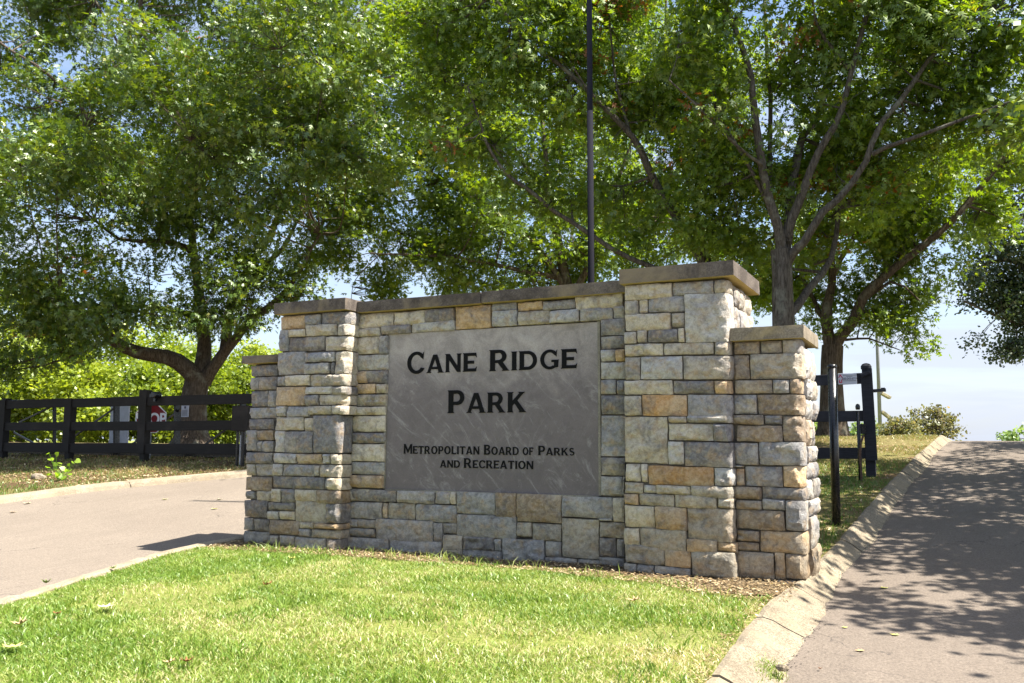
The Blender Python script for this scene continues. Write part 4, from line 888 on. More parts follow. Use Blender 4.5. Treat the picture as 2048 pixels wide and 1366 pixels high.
def tree(name, label, base, limbs, blobs, leafmat, barkmat, leaf=.17, dens=1.0, cl=36, spr=.30, seed=1, cat='tree', group=None, TV=OAKV, TF=OAKF, thr=.475, nhub=None, twig=True, up=.55, dead=0.0, flat=.55, cut=True, bare=0, tb=0):
    """limbs: list of (points, r0, r1); the first is the trunk. blobs: (centre, radius, vertical radius)"""
    rng = np.random.default_rng(seed); e = empty(name, base, label=label, cat=cat, group=group)
    nodes = []; nr = []
    for i, (P, r0, r1) in enumerate(limbs):
        L_ = sum(np.linalg.norm(np.array(P[k + 1]) - np.array(P[k])) for k in range(len(P) - 1)); n = max(6, int(L_ / .35))
        Q = resample(P, n, .10 if i else .04, seed + i); t = np.linspace(0, 1, n); r = r0 + (r1 - r0) * t ** .8
        if i == 0: h = Q[:, 2] - Q[0, 2]; r = r * (1 + .75 * np.exp(-np.maximum(h, 0) / .35))
        a = Acc(); a.add(tube(Q, r, 14 if r0 > .15 else 8, .14 if r0 > .12 else .08, seed + i)); a.obj('trunk' if i == 0 else 'limb', barkmat, e)
        if i: nodes.append(Q[n // 5:]); nr.append(r[n // 5:])
    if not nodes: nodes.append(np.array(limbs[0][0])[-2:]); nr.append(np.array([limbs[0][2]] * 2))
    nodes_l, rad_l = list(nodes), list(nr)
    nodes = np.concatenate(nodes); nr = np.concatenate(nr)
    Cs = []
    for (c, r, rz) in blobs:
        k = int(650 * r * r * dens / cl * (.17 / leaf) ** 2); d = rng.normal(0, 1, (int(k * 4) + 4, 3)); d /= np.linalg.norm(d, axis=1, keepdims=True)
        p = np.array(c) + d * (rng.uniform(.12, 1, (len(d), 1)) ** .5) * np.array([r, r, rz])
        p = p[fbm(p * 1.0, seed + 50, 2) > thr][:k]; Cs.append(p)
    Cc_ = np.concatenate(Cs)
    if cut and VOIDS: Cc_ = Cc_[~in_void(Cc_)]
    if bare:
        toc = CAM - Cc_; toc /= np.linalg.norm(toc, axis=1, keepdims=True); kp = np.ones(len(Cc_), bool); rn = rng.uniform(0, 1, len(Cc_))
        for Q, rq in zip(nodes_l, rad_l):
            for q, r_ in zip(Q[::2], rq[::2]):
                if r_ > .045: kp &= ~((np.linalg.norm(Cc_ - q, axis=1) < .55) & (rn < bare))
        Cc_ = Cc_[kp]
    Cc_ = Cc_[Cc_[:, 2] > g(Cc_[:, 0], Cc_[:, 1]) + (.04 if cat == 'shrub' else .3)]
    n = len(Cc_); nh = nhub or max(8, n // 16); hub = Cc_[rng.choice(n, nh, replace=False)]
    tw = Acc(); bn = []; br = []
    for h in hub:
        dv = nodes - h; dist = np.linalg.norm(dv, axis=1) + np.maximum(0, nodes[:, 2] - h[2]) * 1.2; k = int(np.argmin(dist)); a = nodes[k]; d = h - a; l = np.linalg.norm(d)
        mid = a + d * .5 + np.array([0, 0, -.06 * l]) + rng.normal(0, .06 * l, 3); Q = resample([a, mid, h], max(4, int(l / .5) + 3)); r0 = min(nr[k] * .7, .018 + .012 * l); r = np.linspace(r0, .008, len(Q))
        tw.add(tube(Q, r, 5)); bn.append(Q)
    BN = np.concatenate(bn); out = np.zeros((n, 3))
    for i0 in range(0, n, 400):
        D2 = ((Cc_[i0:i0 + 400, None, :] - BN[None]) ** 2).sum(-1); k = D2.argmin(1); out[i0:i0 + 400] = Cc_[i0:i0 + 400] - BN[k]
        if twig:
            for q in range(len(k)):
                a = BN[k[q]]; c = Cc_[i0 + q]
                if D2[q, k[q]] > .03: tw.add(tube(np.array([a, (a + c) / 2 + np.array([0, 0, .05]), c]), [.011, .008, .004], 3))
    tw.obj('branches', barkmat, e)
    out /= np.maximum(np.linalg.norm(out, axis=1, keepdims=True), 1e-3)
    A_ = np.repeat(Cc_, cl, 0); O_ = np.repeat(out, cl, 0); ti = rng.uniform(0, .93, len(A_)); ct = np.repeat(rng.uniform(0, 1, n), cl)
    ti = np.clip(ti * .6 + ct * .35, 0, .93); ti = np.where(rng.uniform(0, 1, len(A_)) < .012, .97, ti)
    if tb: ti = np.clip(ti + tb, 0, .93)
    if dead: ti = np.where(np.repeat(rng.uniform(0, 1, n) < dead, cl), 1.0, ti)
    V, F, T = leaf_mesh(A_, O_, leaf, rng, TV, TF, up, spr, flat, ti, np.repeat(rng.normal(0, .42, (n, 3)) + out * .25, cl, 0))
    mesh_obj('crown', V, F, leafmat, e, False, T)
    return len(F)
NT = 0
def PL(pts, D0, D1=None):
    D1 = D0 if D1 is None else D1; n = len(pts)
    return [at(x, y, D0 + (D1 - D0) * i / max(1, n - 1)) for i, (x, y) in enumerate(pts)]
def BL(lst, dd=0): return [(at(x, y, D + dd), r, r * .82) for x, y, D, r in lst]
def ground_pt(px, py, D): p = at(px, py, D); p[2] = zg(p[0], p[1]) - .1; return p
for v in ((130, 130, 40), (170, 105, 32), (225, 85, 26), (385, 55, 26), (580, 135, 20), (500, 90, 14), (30, 260, 16), (690, 580, 34), (742, 522, 24), (650, 600, 26), (600, 625, 22), (545, 690, 26), (765, 640, 20),
          (235, 480, 30), (262, 505, 30), (250, 550, 22), (625, 100, 24), (310, 305, 20), (605, 440, 16), (690, 480, 12), (1965, 640, 30), (1200, 545, 9), (1875, 620, 40)): add_void(*v)
# the big oak behind the fence
b = ground_pt(385, 890, 26)
NT += tree('oak_tree', 'large spreading oak with a thick dark trunk behind the black fence', b, [
  (np.array([b, at(386, 850, 26), at(388, 800, 26), at(397, 745, 26)]), .42, .37),
  (PL([(396, 768), (378, 742), (345, 718), (300, 708), (250, 695), (215, 672), (195, 640), (120, 600)], 26, 24), .30, .10),
  (PL([(399, 755), (408, 690), (402, 630), (395, 560), (385, 480), (376, 380), (384, 280), (392, 150)], 26, 27), .25, .04),
  (PL([(408, 765), (440, 720), (463, 688), (500, 642), (560, 594), (600, 540), (640, 470)], 26, 25), .21, .04),
  (PL([(450, 700), (466, 600), (515, 545), (560, 500), (590, 450), (640, 380)], 26.2, 27), .16, .03),
  (PL([(466, 600), (500, 530), (535, 480), (569, 400), (600, 300), (640, 200), (680, 110), (740, 0)], 26.5, 25), .13, .03),
  (PL([(403, 640), (372, 628), (303, 612), (197, 618), (120, 610)], 26, 23), .11, .03),
  (PL([(396, 520), (370, 495), (320, 482), (240, 478), (190, 440)], 26, 25), .12, .03),
  (PL([(392, 420), (385, 320), (366, 234), (322, 146), (293, 73), (278, 10)], 26.5, 25), .13, .03),
  (PL([(366, 260), (320, 190), (271, 139), (234, 84), (190, 0)], 26, 25), .08, .03),
  (PL([(300, 400), (200, 280), (157, 205), (92, 146), (0, 84)], 26, 24), .08, .03),
  (PL([(420, 480), (470, 350), (540, 230), (582, 154), (622, 92), (677, 0)], 27, 27), .09, .03)],
  BL([(40, 380, 23.5, 2.3), (130, 190, 26, 2.6), (20, 40, 26, 2.6), (230, 40, 27, 2.4), (320, 250, 27.5, 2.6), (290, 420, 25, 2.1), (180, 560, 24, 1.6), (420, 110, 28, 2.6), (520, 320, 25, 2.4), (430, 480, 25, 2.0),
      (560, 120, 26, 2.4), (650, 250, 25, 2.0), (620, 410, 25, 1.6), (700, 50, 27, 2.2), (560, 540, 25.5, 1.1), (470, 590, 24.5, 1.3), (330, 620, 24, 1.1), (60, 600, 23, 1.5), (-30, 500, 22, 1.7), (180, -120, 26, 2.5),
      (420, -130, 26, 2.6), (620, -120, 26, 2.5), (100, 320, 25, 2.0), (520, 620, 25, .9), (230, 350, 25, 1.8), (90, 680, 24, 1.2), (-20, 680, 24, 1.3), (400, 340, 24, 1.5), (215, 640, 23.5, .9),
      (600, 300, 20.5, 1.7), (470, 190, 20.5, 2.0), (700, 190, 20, 1.5), (360, 330, 21, 1.4), (560, 440, 21, 1.0), (280, 140, 21, 1.9), (120, 300, 21, 1.6), (600, 60, 20, 1.8), (740, 330, 20.5, 1.2), (430, 640, 25, .8), (520, 600, 25, .8), (600, 590, 25.5, .8), (150, 640, 23, 1.3), (260, 610, 24, .9)]),
  M_OAK, M_BARK, leaf=.21, dens=1.85, spr=.30, seed=21, dead=.006, bare=.55)
# oak behind the panel wall
b = ground_pt(1150, 890, 27)
NT += tree('oak_tree', 'dense dark oak standing directly behind the engraved panel wall', b, [
  (np.array([b, at(1150, 800, 27), at(1148, 700, 27), at(1140, 570, 27)]), .30, .24),
  (PL([(1142, 600), (1120, 500), (1105, 420), (1090, 300), (1080, 150)], 27, 27), .2, .04),
  (PL([(1142, 590), (1060, 480), (950, 400), (850, 340), (740, 290)], 27, 26), .13, .03),
  (PL([(1142, 600), (1200, 480), (1230, 380), (1270, 260)], 27, 26), .13, .03),
  (PL([(1130, 560), (1040, 540), (940, 520), (830, 510), (740, 505)], 27, 25), .10, .02),
  (PL([(1100, 400), (1000, 260), (900, 160), (820, 40)], 27, 28), .10, .02)],
  BL([(770, 180, 27, 2.3), (820, 370, 27, 2.3), (900, 500, 27, 1.6), (1000, 420, 26, 2.0), (1110, 470, 27, 2.0), (1050, 240, 28, 2.4), (830, 500, 26, 1.1), (900, 70, 28, 2.4), (1200, 330, 28, 2.2), (1240, 480, 27, 1.6),
      (720, 420, 28, 1.2), (1000, 540, 27, 1.2), (1130, 560, 28, 1.2), (1300, 400, 29, 2.0), (1380, 500, 29, 1.4), (1000, -60, 28, 2.4), (1200, 60, 29, 2.4), (940, 270, 26, 1.8), (790, 570, 27, .8), (900, 580, 28, .8), (700, 490, 27, 1.0), (760, 570, 27, .8), (640, 500, 28, .9), (720, 600, 28, .5)]),
  M_OAK2, M_BARK, leaf=.21, dens=2.2, spr=.30, seed=33)
# oak leaning left from behind the tall right pillar
b = ground_pt(1455, 890, 19)
NT += tree('oak_tree', 'oak with a long limb leaning left from behind the tall right pillar', b, [
  (np.array([b, at(1455, 780, 19), at(1450, 680, 19), at(1440, 590, 19)]), .20, .15),
  (PL([(1442, 600), (1398, 508), (1341, 418), (1300, 348), (1266, 280), (1200, 205), (1130, 140), (1040, 70), (985, -10)], 19, 17.5), .125, .03),
  (PL([(1430, 580), (1330, 545), (1228, 502), (1142, 443), (1060, 385), (1019, 352), (978, 295), (961, 246), (937, 172)], 19, 18), .075, .02),
  (PL([(1266, 285), (1235, 180), (1222, 80), (1215, -20)], 18.3, 18), .04, .015),
  (PL([(1240, 250), (1180, 190), (1142, 130)], 18.2, 17.6), .04, .015),
  (PL([(1440, 600), (1400, 450), (1360, 300), (1340, 120), (1330, -40)], 19, 19), .07, .02)],
  BL([(950, 70, 19, 1.4), (1080, 170, 18.5, 1.5), (960, 290, 18.5, 1.2), (1140, 40, 18, 1.5), (1230, 200, 19, 1.5), (1310, 110, 18.5, 1.6), (1250, 400, 19.5, 1.1), (1090, 390, 19, 1.0), (1340, 290, 19, 1.4), (1390, 450, 18.5, 1.1),
      (1040, -50, 18, 1.5), (1250, -60, 18, 1.6), (1400, 200, 19.5, 1.4), (1300, 500, 19.5, .8), (1180, 310, 18, .8), (870, 190, 19, 1.0), (880, 30, 19, 1.2)]),
  M_OAK2, M_BARK2, leaf=.19, dens=2.3, spr=.27, seed=41, dead=.012, bare=.55)
# forked oak whose trunk shows above the right pillar
b = ground_pt(1570, 890, 17)
NT += tree('oak_tree', 'forked grey-barked oak rising between the two right stone pillars', b, [
  (np.array([b, at(1568, 760, 17), at(1566, 640, 17), at(1564, 560, 17), at(1562, 500, 17)]), .235, .19),
  (PL([(1562, 515), (1554, 463), (1542, 410), (1525, 328), (1509, 225), (1497, 143), (1476, 82), (1441, -10)], 17, 16), .12, .045),
  (PL([(1566, 520), (1577, 451), (1579, 389), (1603, 287), (1640, 230), (1665, 120), (1690, 0)], 17.1, 18), .13, .04),
  (PL([(1572, 480), (1587, 434), (1611, 369), (1648, 287), (1681, 230), (1702, 135), (1743, -10)], 17, 16), .11, .045),
  (PL([(1572, 530), (1590, 500), (1611, 480), (1640, 430), (1689, 381), (1730, 320), (1751, 262), (1812, 193), (1853, 123), (1920, 60), (1990, 20)], 17, 15.5), .105, .03),
  (PL([(1745, 308), (1800, 290), (1874, 262), (1976, 221), (2060, 190)], 16.2, 15), .05, .02),
  (PL([(1568, 480), (1545, 400), (1542, 250), (1535, 100), (1530, -20)], 17.2, 18), .07, .03),
  (PL([(1570, 640), (1590, 618), (1621, 578), (1645, 552), (1665, 500), (1675, 420)], 17, 18), .11, .05),
  (PL([(1548, 440), (1500, 330), (1440, 240), (1380, 200)], 17, 16), .05, .02),
  (PL([(1525, 330), (1470, 290), (1410, 230), (1340, 160)], 16.5, 15.5), .04, .015),
  (PL([(1700, 140), (1640, 60), (1620, -30)], 16.3, 16), .04, .02)],
  BL([(1430, 80, 16.5, 1.3), (1500, 230, 16.5, 1.2), (1590, 90, 17.5, 1.4), (1660, 210, 17, 1.2), (1460, 400, 17.5, 1.1), (1600, 380, 18, 1.1), (1750, 70, 16.5, 1.4), (1800, 240, 17.5, 1.3), (1730, 380, 17.5, 1.0), (1900, 90, 16, 1.4),
      (1950, 230, 17, 1.2), (2050, 120, 16, 1.5), (1500, 520, 18.5, .8), (1480, -80, 16, 1.5), (1700, -90, 16, 1.5), (1900, -90, 16, 1.5), (1420, 300, 18, 1.0), (2060, -40, 16, 1.4), (1620, 480, 19, .8), (1540, 330, 19, 1.0), (1690, 330, 18.5, 1.1), (1850, 340, 19, 1.1), (1640, 290, 19, 1.0), (1770, 160, 18.5, 1.2)]),
  M_OAK2, M_BARK2, leaf=.185, dens=2.4, spr=.27, seed=55, dead=.012, bare=.5)
# oak beside the right drive
b = ground_pt(1665, 893, 21)
NT += tree('oak_tree', 'oak with a long limb reaching right over the drive, behind the charcoal gate', b, [
  (np.array([b, at(1665, 850, 21), at(1664, 790, 21), at(1663, 735, 21), at(1664, 690, 21)]), .26, .23),
  (PL([(1668, 700), (1684, 670), (1706, 640), (1722, 597), (1760, 560), (1812, 520), (1874, 471), (1935, 410), (1997, 328), (2070, 250)], 21, 19.5), .155, .05),
  (PL([(1664, 700), (1655, 660), (1652, 610), (1662, 560), (1660, 480), (1690, 380)], 21, 21), .17, .05),
  (PL([(1660, 650), (1640, 625), (1625, 590), (1600, 540), (1580, 450)], 21, 22), .09, .03),
  (PL([(1662, 560), (1722, 451), (1812, 410), (1894, 352), (1976, 300), (2060, 250)], 21, 20), .07, .03),
  (PL([(1720, 605), (1745, 585), (1790, 560), (1840, 600)], 20.8, 20), .06, .02),
  (PL([(1690, 680), (1730, 677), (1770, 690), (1800, 700)], 21, 20.5), .035, .012)],
  BL([(1720, 500, 21, 1.2), (1640, 620, 21.5, .8), (1800, 420, 21, 1.4), (1880, 370, 20.5, 1.2), (1770, 590, 21, .85), (1790, 660, 20.8, .5), (1840, 500, 21, 1.0), (1980, 320, 20.5, 1.2), (1590, 480, 22, 1.2), (1500, 560, 23, .8),
      (1560, 600, 23.5, .8), (1720, 640, 20.5, .5), (1830, 690, 20.6, .32), (1990, 420, 21, .8), (1690, 580, 21, .7), (1900, 470, 20.5, .7), (1760, 420, 22, 1.2), (1600, 560, 22, .8), (1740, 650, 21, .5), (1820, 600, 21, .8)]),
  M_OAK2, M_BARK, leaf=.175, dens=2.5, seed=63, spr=.26, bare=.5)
# dark oak at the right edge beyond the drive
b = ground_pt(2260, 900, 31)
NT += tree('oak_tree', 'dark fine-leaved oak hanging in from the right edge beyond the crest', b, [
  (np.array([b, at(2255, 800, 31), at(2240, 700, 31), at(2220, 560, 31)]), .35, .28),
  (PL([(2220, 620), (2150, 560), (2080, 540), (2000, 520), (1950, 540)], 31, 30), .16, .03),
  (PL([(2230, 660), (2150, 650), (2080, 650), (2010, 640), (1930, 600)], 31, 30), .14, .03),
  (PL([(2220, 560), (2160, 400), (2100, 300), (2040, 230)], 31, 31), .16, .03)],
  BL([(2020, 520, 30, 1.4), (2070, 620, 30, 1.6), (1975, 600, 30.5, .9), (2060, 700, 30, .75), (2130, 500, 31, 2.2), (2090, 360, 30, 2.2), (2000, 430, 31, 1.3), (1960, 680, 30, .35), (1950, 560, 30, .7), (2010, 700, 30, .5), (2180, 620, 31, 2.4), (2200, 300, 31, 3.0)]),
  M_DARKLEAF, M_BARK, leaf=.13, dens=1.9, seed=71, spr=.24, TV=QUADV, TF=QUADF)
# trees on the far side of the right drive, outside the picture, that throw the dappled shade
def side_tree(x, y, lab, blobs, seed, dens=.8, group=None):
    b = (x, y, zg(x, y) - .1)
    limbs = [([b, (x, y, 2.5), (x - .1, y + .1, 4.5)], .24, .16)] + [([(x, y, 3.6), ((x + c[0]) / 2, (y + c[1]) / 2, c[2] * .5 + 1.9), c], .09, .02) for c, r, rz in blobs]
    return tree('oak_tree', lab, b, limbs, blobs, M_OAK, M_BARK, TV=QUADV, TF=QUADF, leaf=.16, dens=dens * .9, seed=seed, thr=.50, cut=False, spr=.24)
NT += side_tree(8.6, 9.2, 'young oak right of the drive nearest to the camera', [((5.0, 8.7, 5.6), 1.4, .8), ((4.6, 10.4, 5.8), 1.6, .9), ((7.0, 8.9, 6.8), 1.8, 1.2), ((4.7, 7.0, 5.2), .6, .4), ((5.6, 5.4, 5.0), .5, .4), ((8.8, 9.8, 7), 1.8, 1.2), ((3.4, 11.2, 5.9), 1.2, .7), ((3.6, 9.9, 6.0), 1.0, .5), ((2.6, 10.9, 5.8), .7, .4), ((4.0, 8.9, 5.9), .8, .45), ((5.4, 11.8, 6.6), 1.4, .9)], 81, 1.15)
NT += side_tree(7.8, 14.5, 'middle oak right of the drive', [((4.6, 12.8, 6.2), 1.6, 1.0), ((3.3, 13.4, 6.2), 1.4, .8), ((2.9, 12.3, 6.0), .9, .5), ((2.9, 14.8, 6.4), 1.0, .5), ((2.3, 12.6, 6.3), .9, .45), ((2.2, 15.4, 6.8), .9, .5), ((2.0, 17.6, 7.2), .9, .5), ((1.9, 10.9, 5.9), .6, .35), ((5.2, 15.3, 6.6), 2.0, 1.3), ((3.6, 15.9, 6.6), 1.4, .8), ((7.5, 13.5, 7.4), 2.1, 1.3), ((8, 16, 7.6), 2.1, 1.3), ((4.4, 17.3, 7.0), 1.7, 1.0)], 82, 1.15)
NT += side_tree(8.6, 20.5, 'farthest oak right of the drive near the crest', [((5.6, 19.2, 7.2), 1.8, 1.1), ((6.4, 21.8, 7.6), 2.0, 1.2), ((8.6, 20, 8.2), 2.2, 1.4), ((9, 23, 7.6), 2.0, 1.2), ((5.0, 20.8, 6.6), 1.0, .7)], 83, 1.15)
# sunlit wood beyond the left lawn: each tree its own
WOOD = [(-40, 58, 500, 3.2), (40, 52, 640, 3.0), (105, 60, 600, 3.2), (165, 50, 700, 2.6), (225, 58, 640, 3.0), (285, 52, 715, 2.5), (345, 60, 640, 3.0), (405, 54, 700, 2.6), (455, 60, 690, 2.6), (505, 55, 712, 2.3), (560, 62, 705, 2.6), (620, 66, 735, 2.6)]
WL = ['tall yellow-green tree at the left edge of the sunlit wood', 'rounded bright tree left of the tall fence post in the wood', 'pale leafy tree behind the left fence bay', 'low bushy sunlit tree above the left fence bay', 'bright tree behind the white board',
      'low yellow-green tree just above the stop sign', 'tall sunlit tree behind the oak limb', 'bright tree directly behind the thick oak trunk', 'yellow-green tree right of the oak trunk', 'low sunny tree left of the small stone pier', 'sunlit tree half hidden by left pillar', 'distant tree hidden behind the tall left pillar']
for i, (px, D, top, r) in enumerate(WOOD):
    b = ground_pt(px, 885, D); zt = at(px, top, D)[2]; rr = random.Random(i + 5); bl = []
    for k in range(9):
        z = b[2] + .7 + (zt - b[2] - 1.0) * (k / 8) ** .9; q = r * (.95 if k < 6 else .62)
        bl.append(((b[0] + rr.uniform(-.55, .55) * r, b[1] + rr.uniform(-.4, .4) * r, z), q * rr.uniform(.55, .8), q * .5))
    tree('broadleaf_tree', WL[i], b, [([b, (b[0], b[1], b[2] + 2), (b[0] + .2, b[1], zt - 1.5)], .18, .05), ([(b[0], b[1], b[2] + 1.5), (b[0] - 1, b[1], b[2] + 3), (b[0] - 1.6, b[1], b[2] + 4)], .08, .03)],
         bl, M_FOREST, M_BARK, leaf=.27, dens=1.5, cl=20, spr=.34, seed=100 + i, group='sunlit trees beyond the lawn', TV=QUADV, TF=QUADF, thr=.42, twig=False, nhub=14, cut=False, tb=rr.uniform(-.25, .2))
    NT += 1
# shrubs on the crest and far tree tops
def bush(name, label, px, py, D, blobs, mat, seed, leaf=.09, n_stem=7, cl=14, dens=.6, spr=.10, group=None):
    b = at(px, py, D); b[2] = zg(b[0], b[1]); limbs = []
    rr = random.Random(seed); BL_ = BL(blobs)
    limbs = [([b - np.array([0, 0, .1]), b + np.array([0, 0, .25]), b + np.array([.03, 0, .5])], .03, .02)]
    for c, r, rz in BL_:
        for q in range(2): limbs.append(([b, (b + c) / 2 + np.array([rr.uniform(-.2, .2), rr.uniform(-.2, .2), .1]), c + np.array([rr.uniform(-.3, .3) * r, 0, r * .8])], .022, .008))
    return tree(name, label, b, limbs, BL_, mat, M_BARK2, leaf=leaf, dens=dens, cl=cl, spr=spr, seed=seed, cat='shrub', TV=QUADV, TF=QUADF, thr=.22, cut=False, group=group)
bush('shrub', 'open olive-brown shrub on the crest beside the right drive', 1862, 882, 25, [(1840, 850, 25, .42), (1868, 845, 25, .42), (1895, 855, 25, .32), (1858, 825, 25, .25), (1880, 822, 25, .2), (1905, 838, 25, .16), (1826, 826, 25, .12), (1908, 866, 25, .16), (1845, 872, 25, .35), (1880, 870, 25, .3)], M_BUSH, 5, dens=1.5)
bush('shrub', 'dense olive shrub beside the slim light pole', 1795, 882, 24, [(1790, 865, 24, .35), (1775, 868, 24, .25), (1810, 858, 24, .32), (1800, 846, 24, .16), (1818, 870, 24, .3), (1785, 850, 24, .14)], M_BUSH, 6, dens=1.9)
bush('shrub', 'pale green shrub between the gate post and the light pole', 1752, 880, 40, [(1735, 858, 40, .5), (1755, 862, 40, .5), (1708, 862, 40, .45), (1722, 866, 40, .5), (1742, 845, 40, .35)], M_FARGREEN, 7, leaf=.14, dens=1.2, cl=12)
bush('shrub', 'yellow-green shrub behind the foot of the right oak trunk', 1645, 880, 40, [(1636, 862, 40, .55), (1648, 868, 40, .45), (1622, 850, 40, .6)], M_FARGREEN, 8, leaf=.14, dens=1.2, cl=12)
b = at(2035, 895, 90); b[2] = zg(b[0], b[1])
tree('distant_tree', 'distant green treetop showing just over the road crest', b, [([b, b + np.array([0, 0, .8]), b + np.array([0, 0, 1.4])], .2, .1)], BL([(2030, 874, 90, 1.0), (2048, 873, 90, 1.1), (2015, 877, 90, .7), (2075, 872, 90, 1.3)]), M_FARGREEN, M_BARK, leaf=.35, dens=1.6, cl=12, seed=90, TV=QUADV, TF=QUADF, twig=False, nhub=5, cut=False)

# ------------------------------------------------------------------ grass and small things
def blades(name, pts, h, w, rng, mat, tint, lean=.7, label=None):
    n = len(pts); a = rng.uniform(0, 2 * math.pi, n); b = rng.uniform(0, 2 * math.pi, n); hh = h * rng.uniform(.5, 1.35, n); ww = w * rng.uniform(.6, 1.3, n)
    sd = np.stack([np.cos(a), np.sin(a), np.zeros(n)], 1) * ww[:, None]; ln = np.stack([np.cos(b), np.sin(b), np.zeros(n)], 1) * (hh * lean * rng.uniform(.2, 1.4, n))[:, None]; up = np.stack([np.zeros(n), np.zeros(n), hh], 1)
    V = np.stack([pts - sd, pts + sd, pts + sd * .75 + ln * .35 + up * .6, pts - sd * .75 + ln * .35 + up * .6, pts + ln + up * .92], 1).reshape(-1, 3)
    k = np.arange(n)[:, None] * 5; F = np.concatenate([k + np.array([0, 1, 2]), k + np.array([0, 2, 3]), k + np.array([3, 2, 4])], 1).reshape(-1, 3)
    o = mesh_obj(name, V, F, mat, None, False, np.repeat(tint, 5)); setp(o, kind='stuff', label=label, cat='grass'); return o
def scatter(n, x0, x1, y0, y1, zf, keep, rng, pw=1.0):
    x = rng.uniform(x0, x1, n); y = y0 + (y1 - y0) * rng.uniform(0, 1, n) ** pw; m = keep(x, y); x, y = x[m], y[m]; return np.stack([x, y, zf(x, y) - .004], 1)
rng = np.random.default_rng(5)
def keep_lawn(x, y):
    e = np.minimum(x - N_edge(y) - .18, K_out(y) - x - .02)
    edge = 8.44 - .18 * sstep(-4.9, -2.6, x) - .30 * sstep(-2.4, -1.6, x) + .05 * sstep(-7.4, -8.2, x) + (vnoise(np.stack([x * 3, y * 3, x * 0], 1), 4) - .5) * .14
    bare = fbm(np.stack([x * 1.1, y * 1.1, x * 0], 1), 61, 3); 
    inview = (y > 3.3 + 0) & ((-x) < y * 2.6 + 0) 
    return (e > .0 + .06 * vnoise(np.stack([x * 5, y * 5, x * 0], 1), 9)) & (y < edge) & ((x > -7.9) | (y < 8.15)) & inview & (rng.uniform(0, 1, len(x)) > sstep(.60, .68, bare) * .85)
P = scatter(240000, -8.7, -1.25, 3.3, 8.4, z_island, keep_lawn, rng, 1.15)
tn = fbm(np.stack([P[:, 0] * 1.2, P[:, 1] * 1.2, P[:, 0] * 0], 1), 71, 3); dryp = sstep(-2.9, -1.5, P[:, 0]) * .30 * sstep(5.0, 7.0, P[:, 1] + 1)
ti = np.clip(rng.uniform(0, 1, len(P)) * .9 + (tn - .5) * 1.1 + dryp, 0, 1)
blades('lawn_grass', P, .037, .0037, rng, M_BLADE, ti, 1.15, label='short bright green lawn grass with straw mixed in')
P = scatter(34000, -8.7, -1.25, 3.3, 8.4, lambda x, y: z_island(x, y) + .010, keep_lawn, rng, 1.15)
blades('straw_thatch', P, .016, .0022, rng, M_BLADE, np.clip(rng.uniform(.72, 1.1, len(P)), 0, 1), 3.2, label='dead straw lying flat in the lawn')
bm_ = fbm(np.stack([P[:, 0] * 2.3, P[:, 1] * 2.3, P[:, 0] * 0], 1), 91, 2); P2 = P[(bm_ > .60)][:9000]; blades('lawn_grass', P2, .055, .0055, rng, M_BLADE, rng.uniform(0, .35, len(P2)), 1.0, label='broader darker grass tufts in the lawn')
# taller stray tufts along the wall foot
x = np.concatenate([rng.normal(c, .16, k) for c, k in ((-6.8, 60), (-6.2, 40), (-5.6, 40), (-5.0, 90), (-4.6, 70), (-3.9, 30), (-3.1, 25), (-7.4, 30), (-2.3, 20), (-1.9, 15))]); y = 8.33 + rng.normal(0, .06, len(x)) - .30 * sstep(-4.6, -2.6, x)- .25 * sstep(-2.6, -1.6, x)
P = np.stack([x, y, z_island(x, y)], 1); blades('tall_grass', P, .11, .0035, rng, M_BLADE, rng.uniform(.2, .9, len(P)), 1.1, label='stray tall grass tufts along the foot of the stone wall')
# thatch and leaf litter on the ground
def litter(name, P, s, rng, mat, tint, label):
    V, F, T = leaf_mesh(P, rng.normal(0, 1, P.shape), s, rng, QUADV * np.array([.6, 1, 1]), QUADF, 2.2, .01, .3, tint); V[:, 2] = np.maximum(V[:, 2], np.repeat(P[:, 2], 4) - .002)
    setp(mesh_obj(name, V, F, mat, None, False, T), kind='stuff', label=label, cat='leaf litter')
P = scatter(14000, -8.3, -1.3, 7.75, 8.75, lambda x, y: z_island(x, y) + .032, lambda x, y: (x - N_edge(y) > .2) & (y > 8.12 - .15 * sstep(-4.6, -2.6, x) - .35 * sstep(-2.6, -1.6, x)), rng)
litter('mulch', P, .040, rng, M_LITTER, rng.uniform(.0, 1, len(P)), 'brown dry mulch and leaf bits at the foot of the wall')
def keep_v(x, y): return (x < F_edge(y) - .30) & (rng.uniform(0, 1, len(x)) < .35 + 1.3 * (fbm(np.stack([x * .8, y * .8, x * 0], 1), 13, 2) - .35))
P = scatter(46000, -27, -12.5, 10.2, 19.5, lambda x, y: g(x, y) + rough_ground(x, y, .05, 8) + .01, keep_v, rng, 1.2)
blades('verge_grass', P, .065, .008, rng, M_BLADE2, np.clip(rng.uniform(0, .8, len(P)) + .3 * sstep(12.5, 14.5, P[:, 1]), 0, 1), label='patchy half dry grass on the far left verge')
P = scatter(26000, -24, -12.8, 12.0, 17.5, lambda x, y: g(x, y) + rough_ground(x, y, .05, 8) + .02, lambda x, y: x < F_edge(y) - .3, rng); litter('leaf_litter', P, .08, rng, M_LITTER, rng.uniform(.3, 1, len(P)), 'brown fallen leaves under the fence')
def keep_r(x, y): return (x < K_out(y) - .04) & ~((y < 9.75) & (x < -1.15)) & (rng.uniform(0, 1, len(x)) < .50 + 4.5 * (fbm(np.stack([x * 1.3, y * .9, x * 0], 1), 23, 2) - .44))
P = scatter(60000, -4.6, -.1, 9.7, 22.5, z_island, keep_r, rng); ti = np.clip(rng.uniform(0, .55, len(P)) + .45 * sstep(15, 18, P[:, 1]), 0, 1)
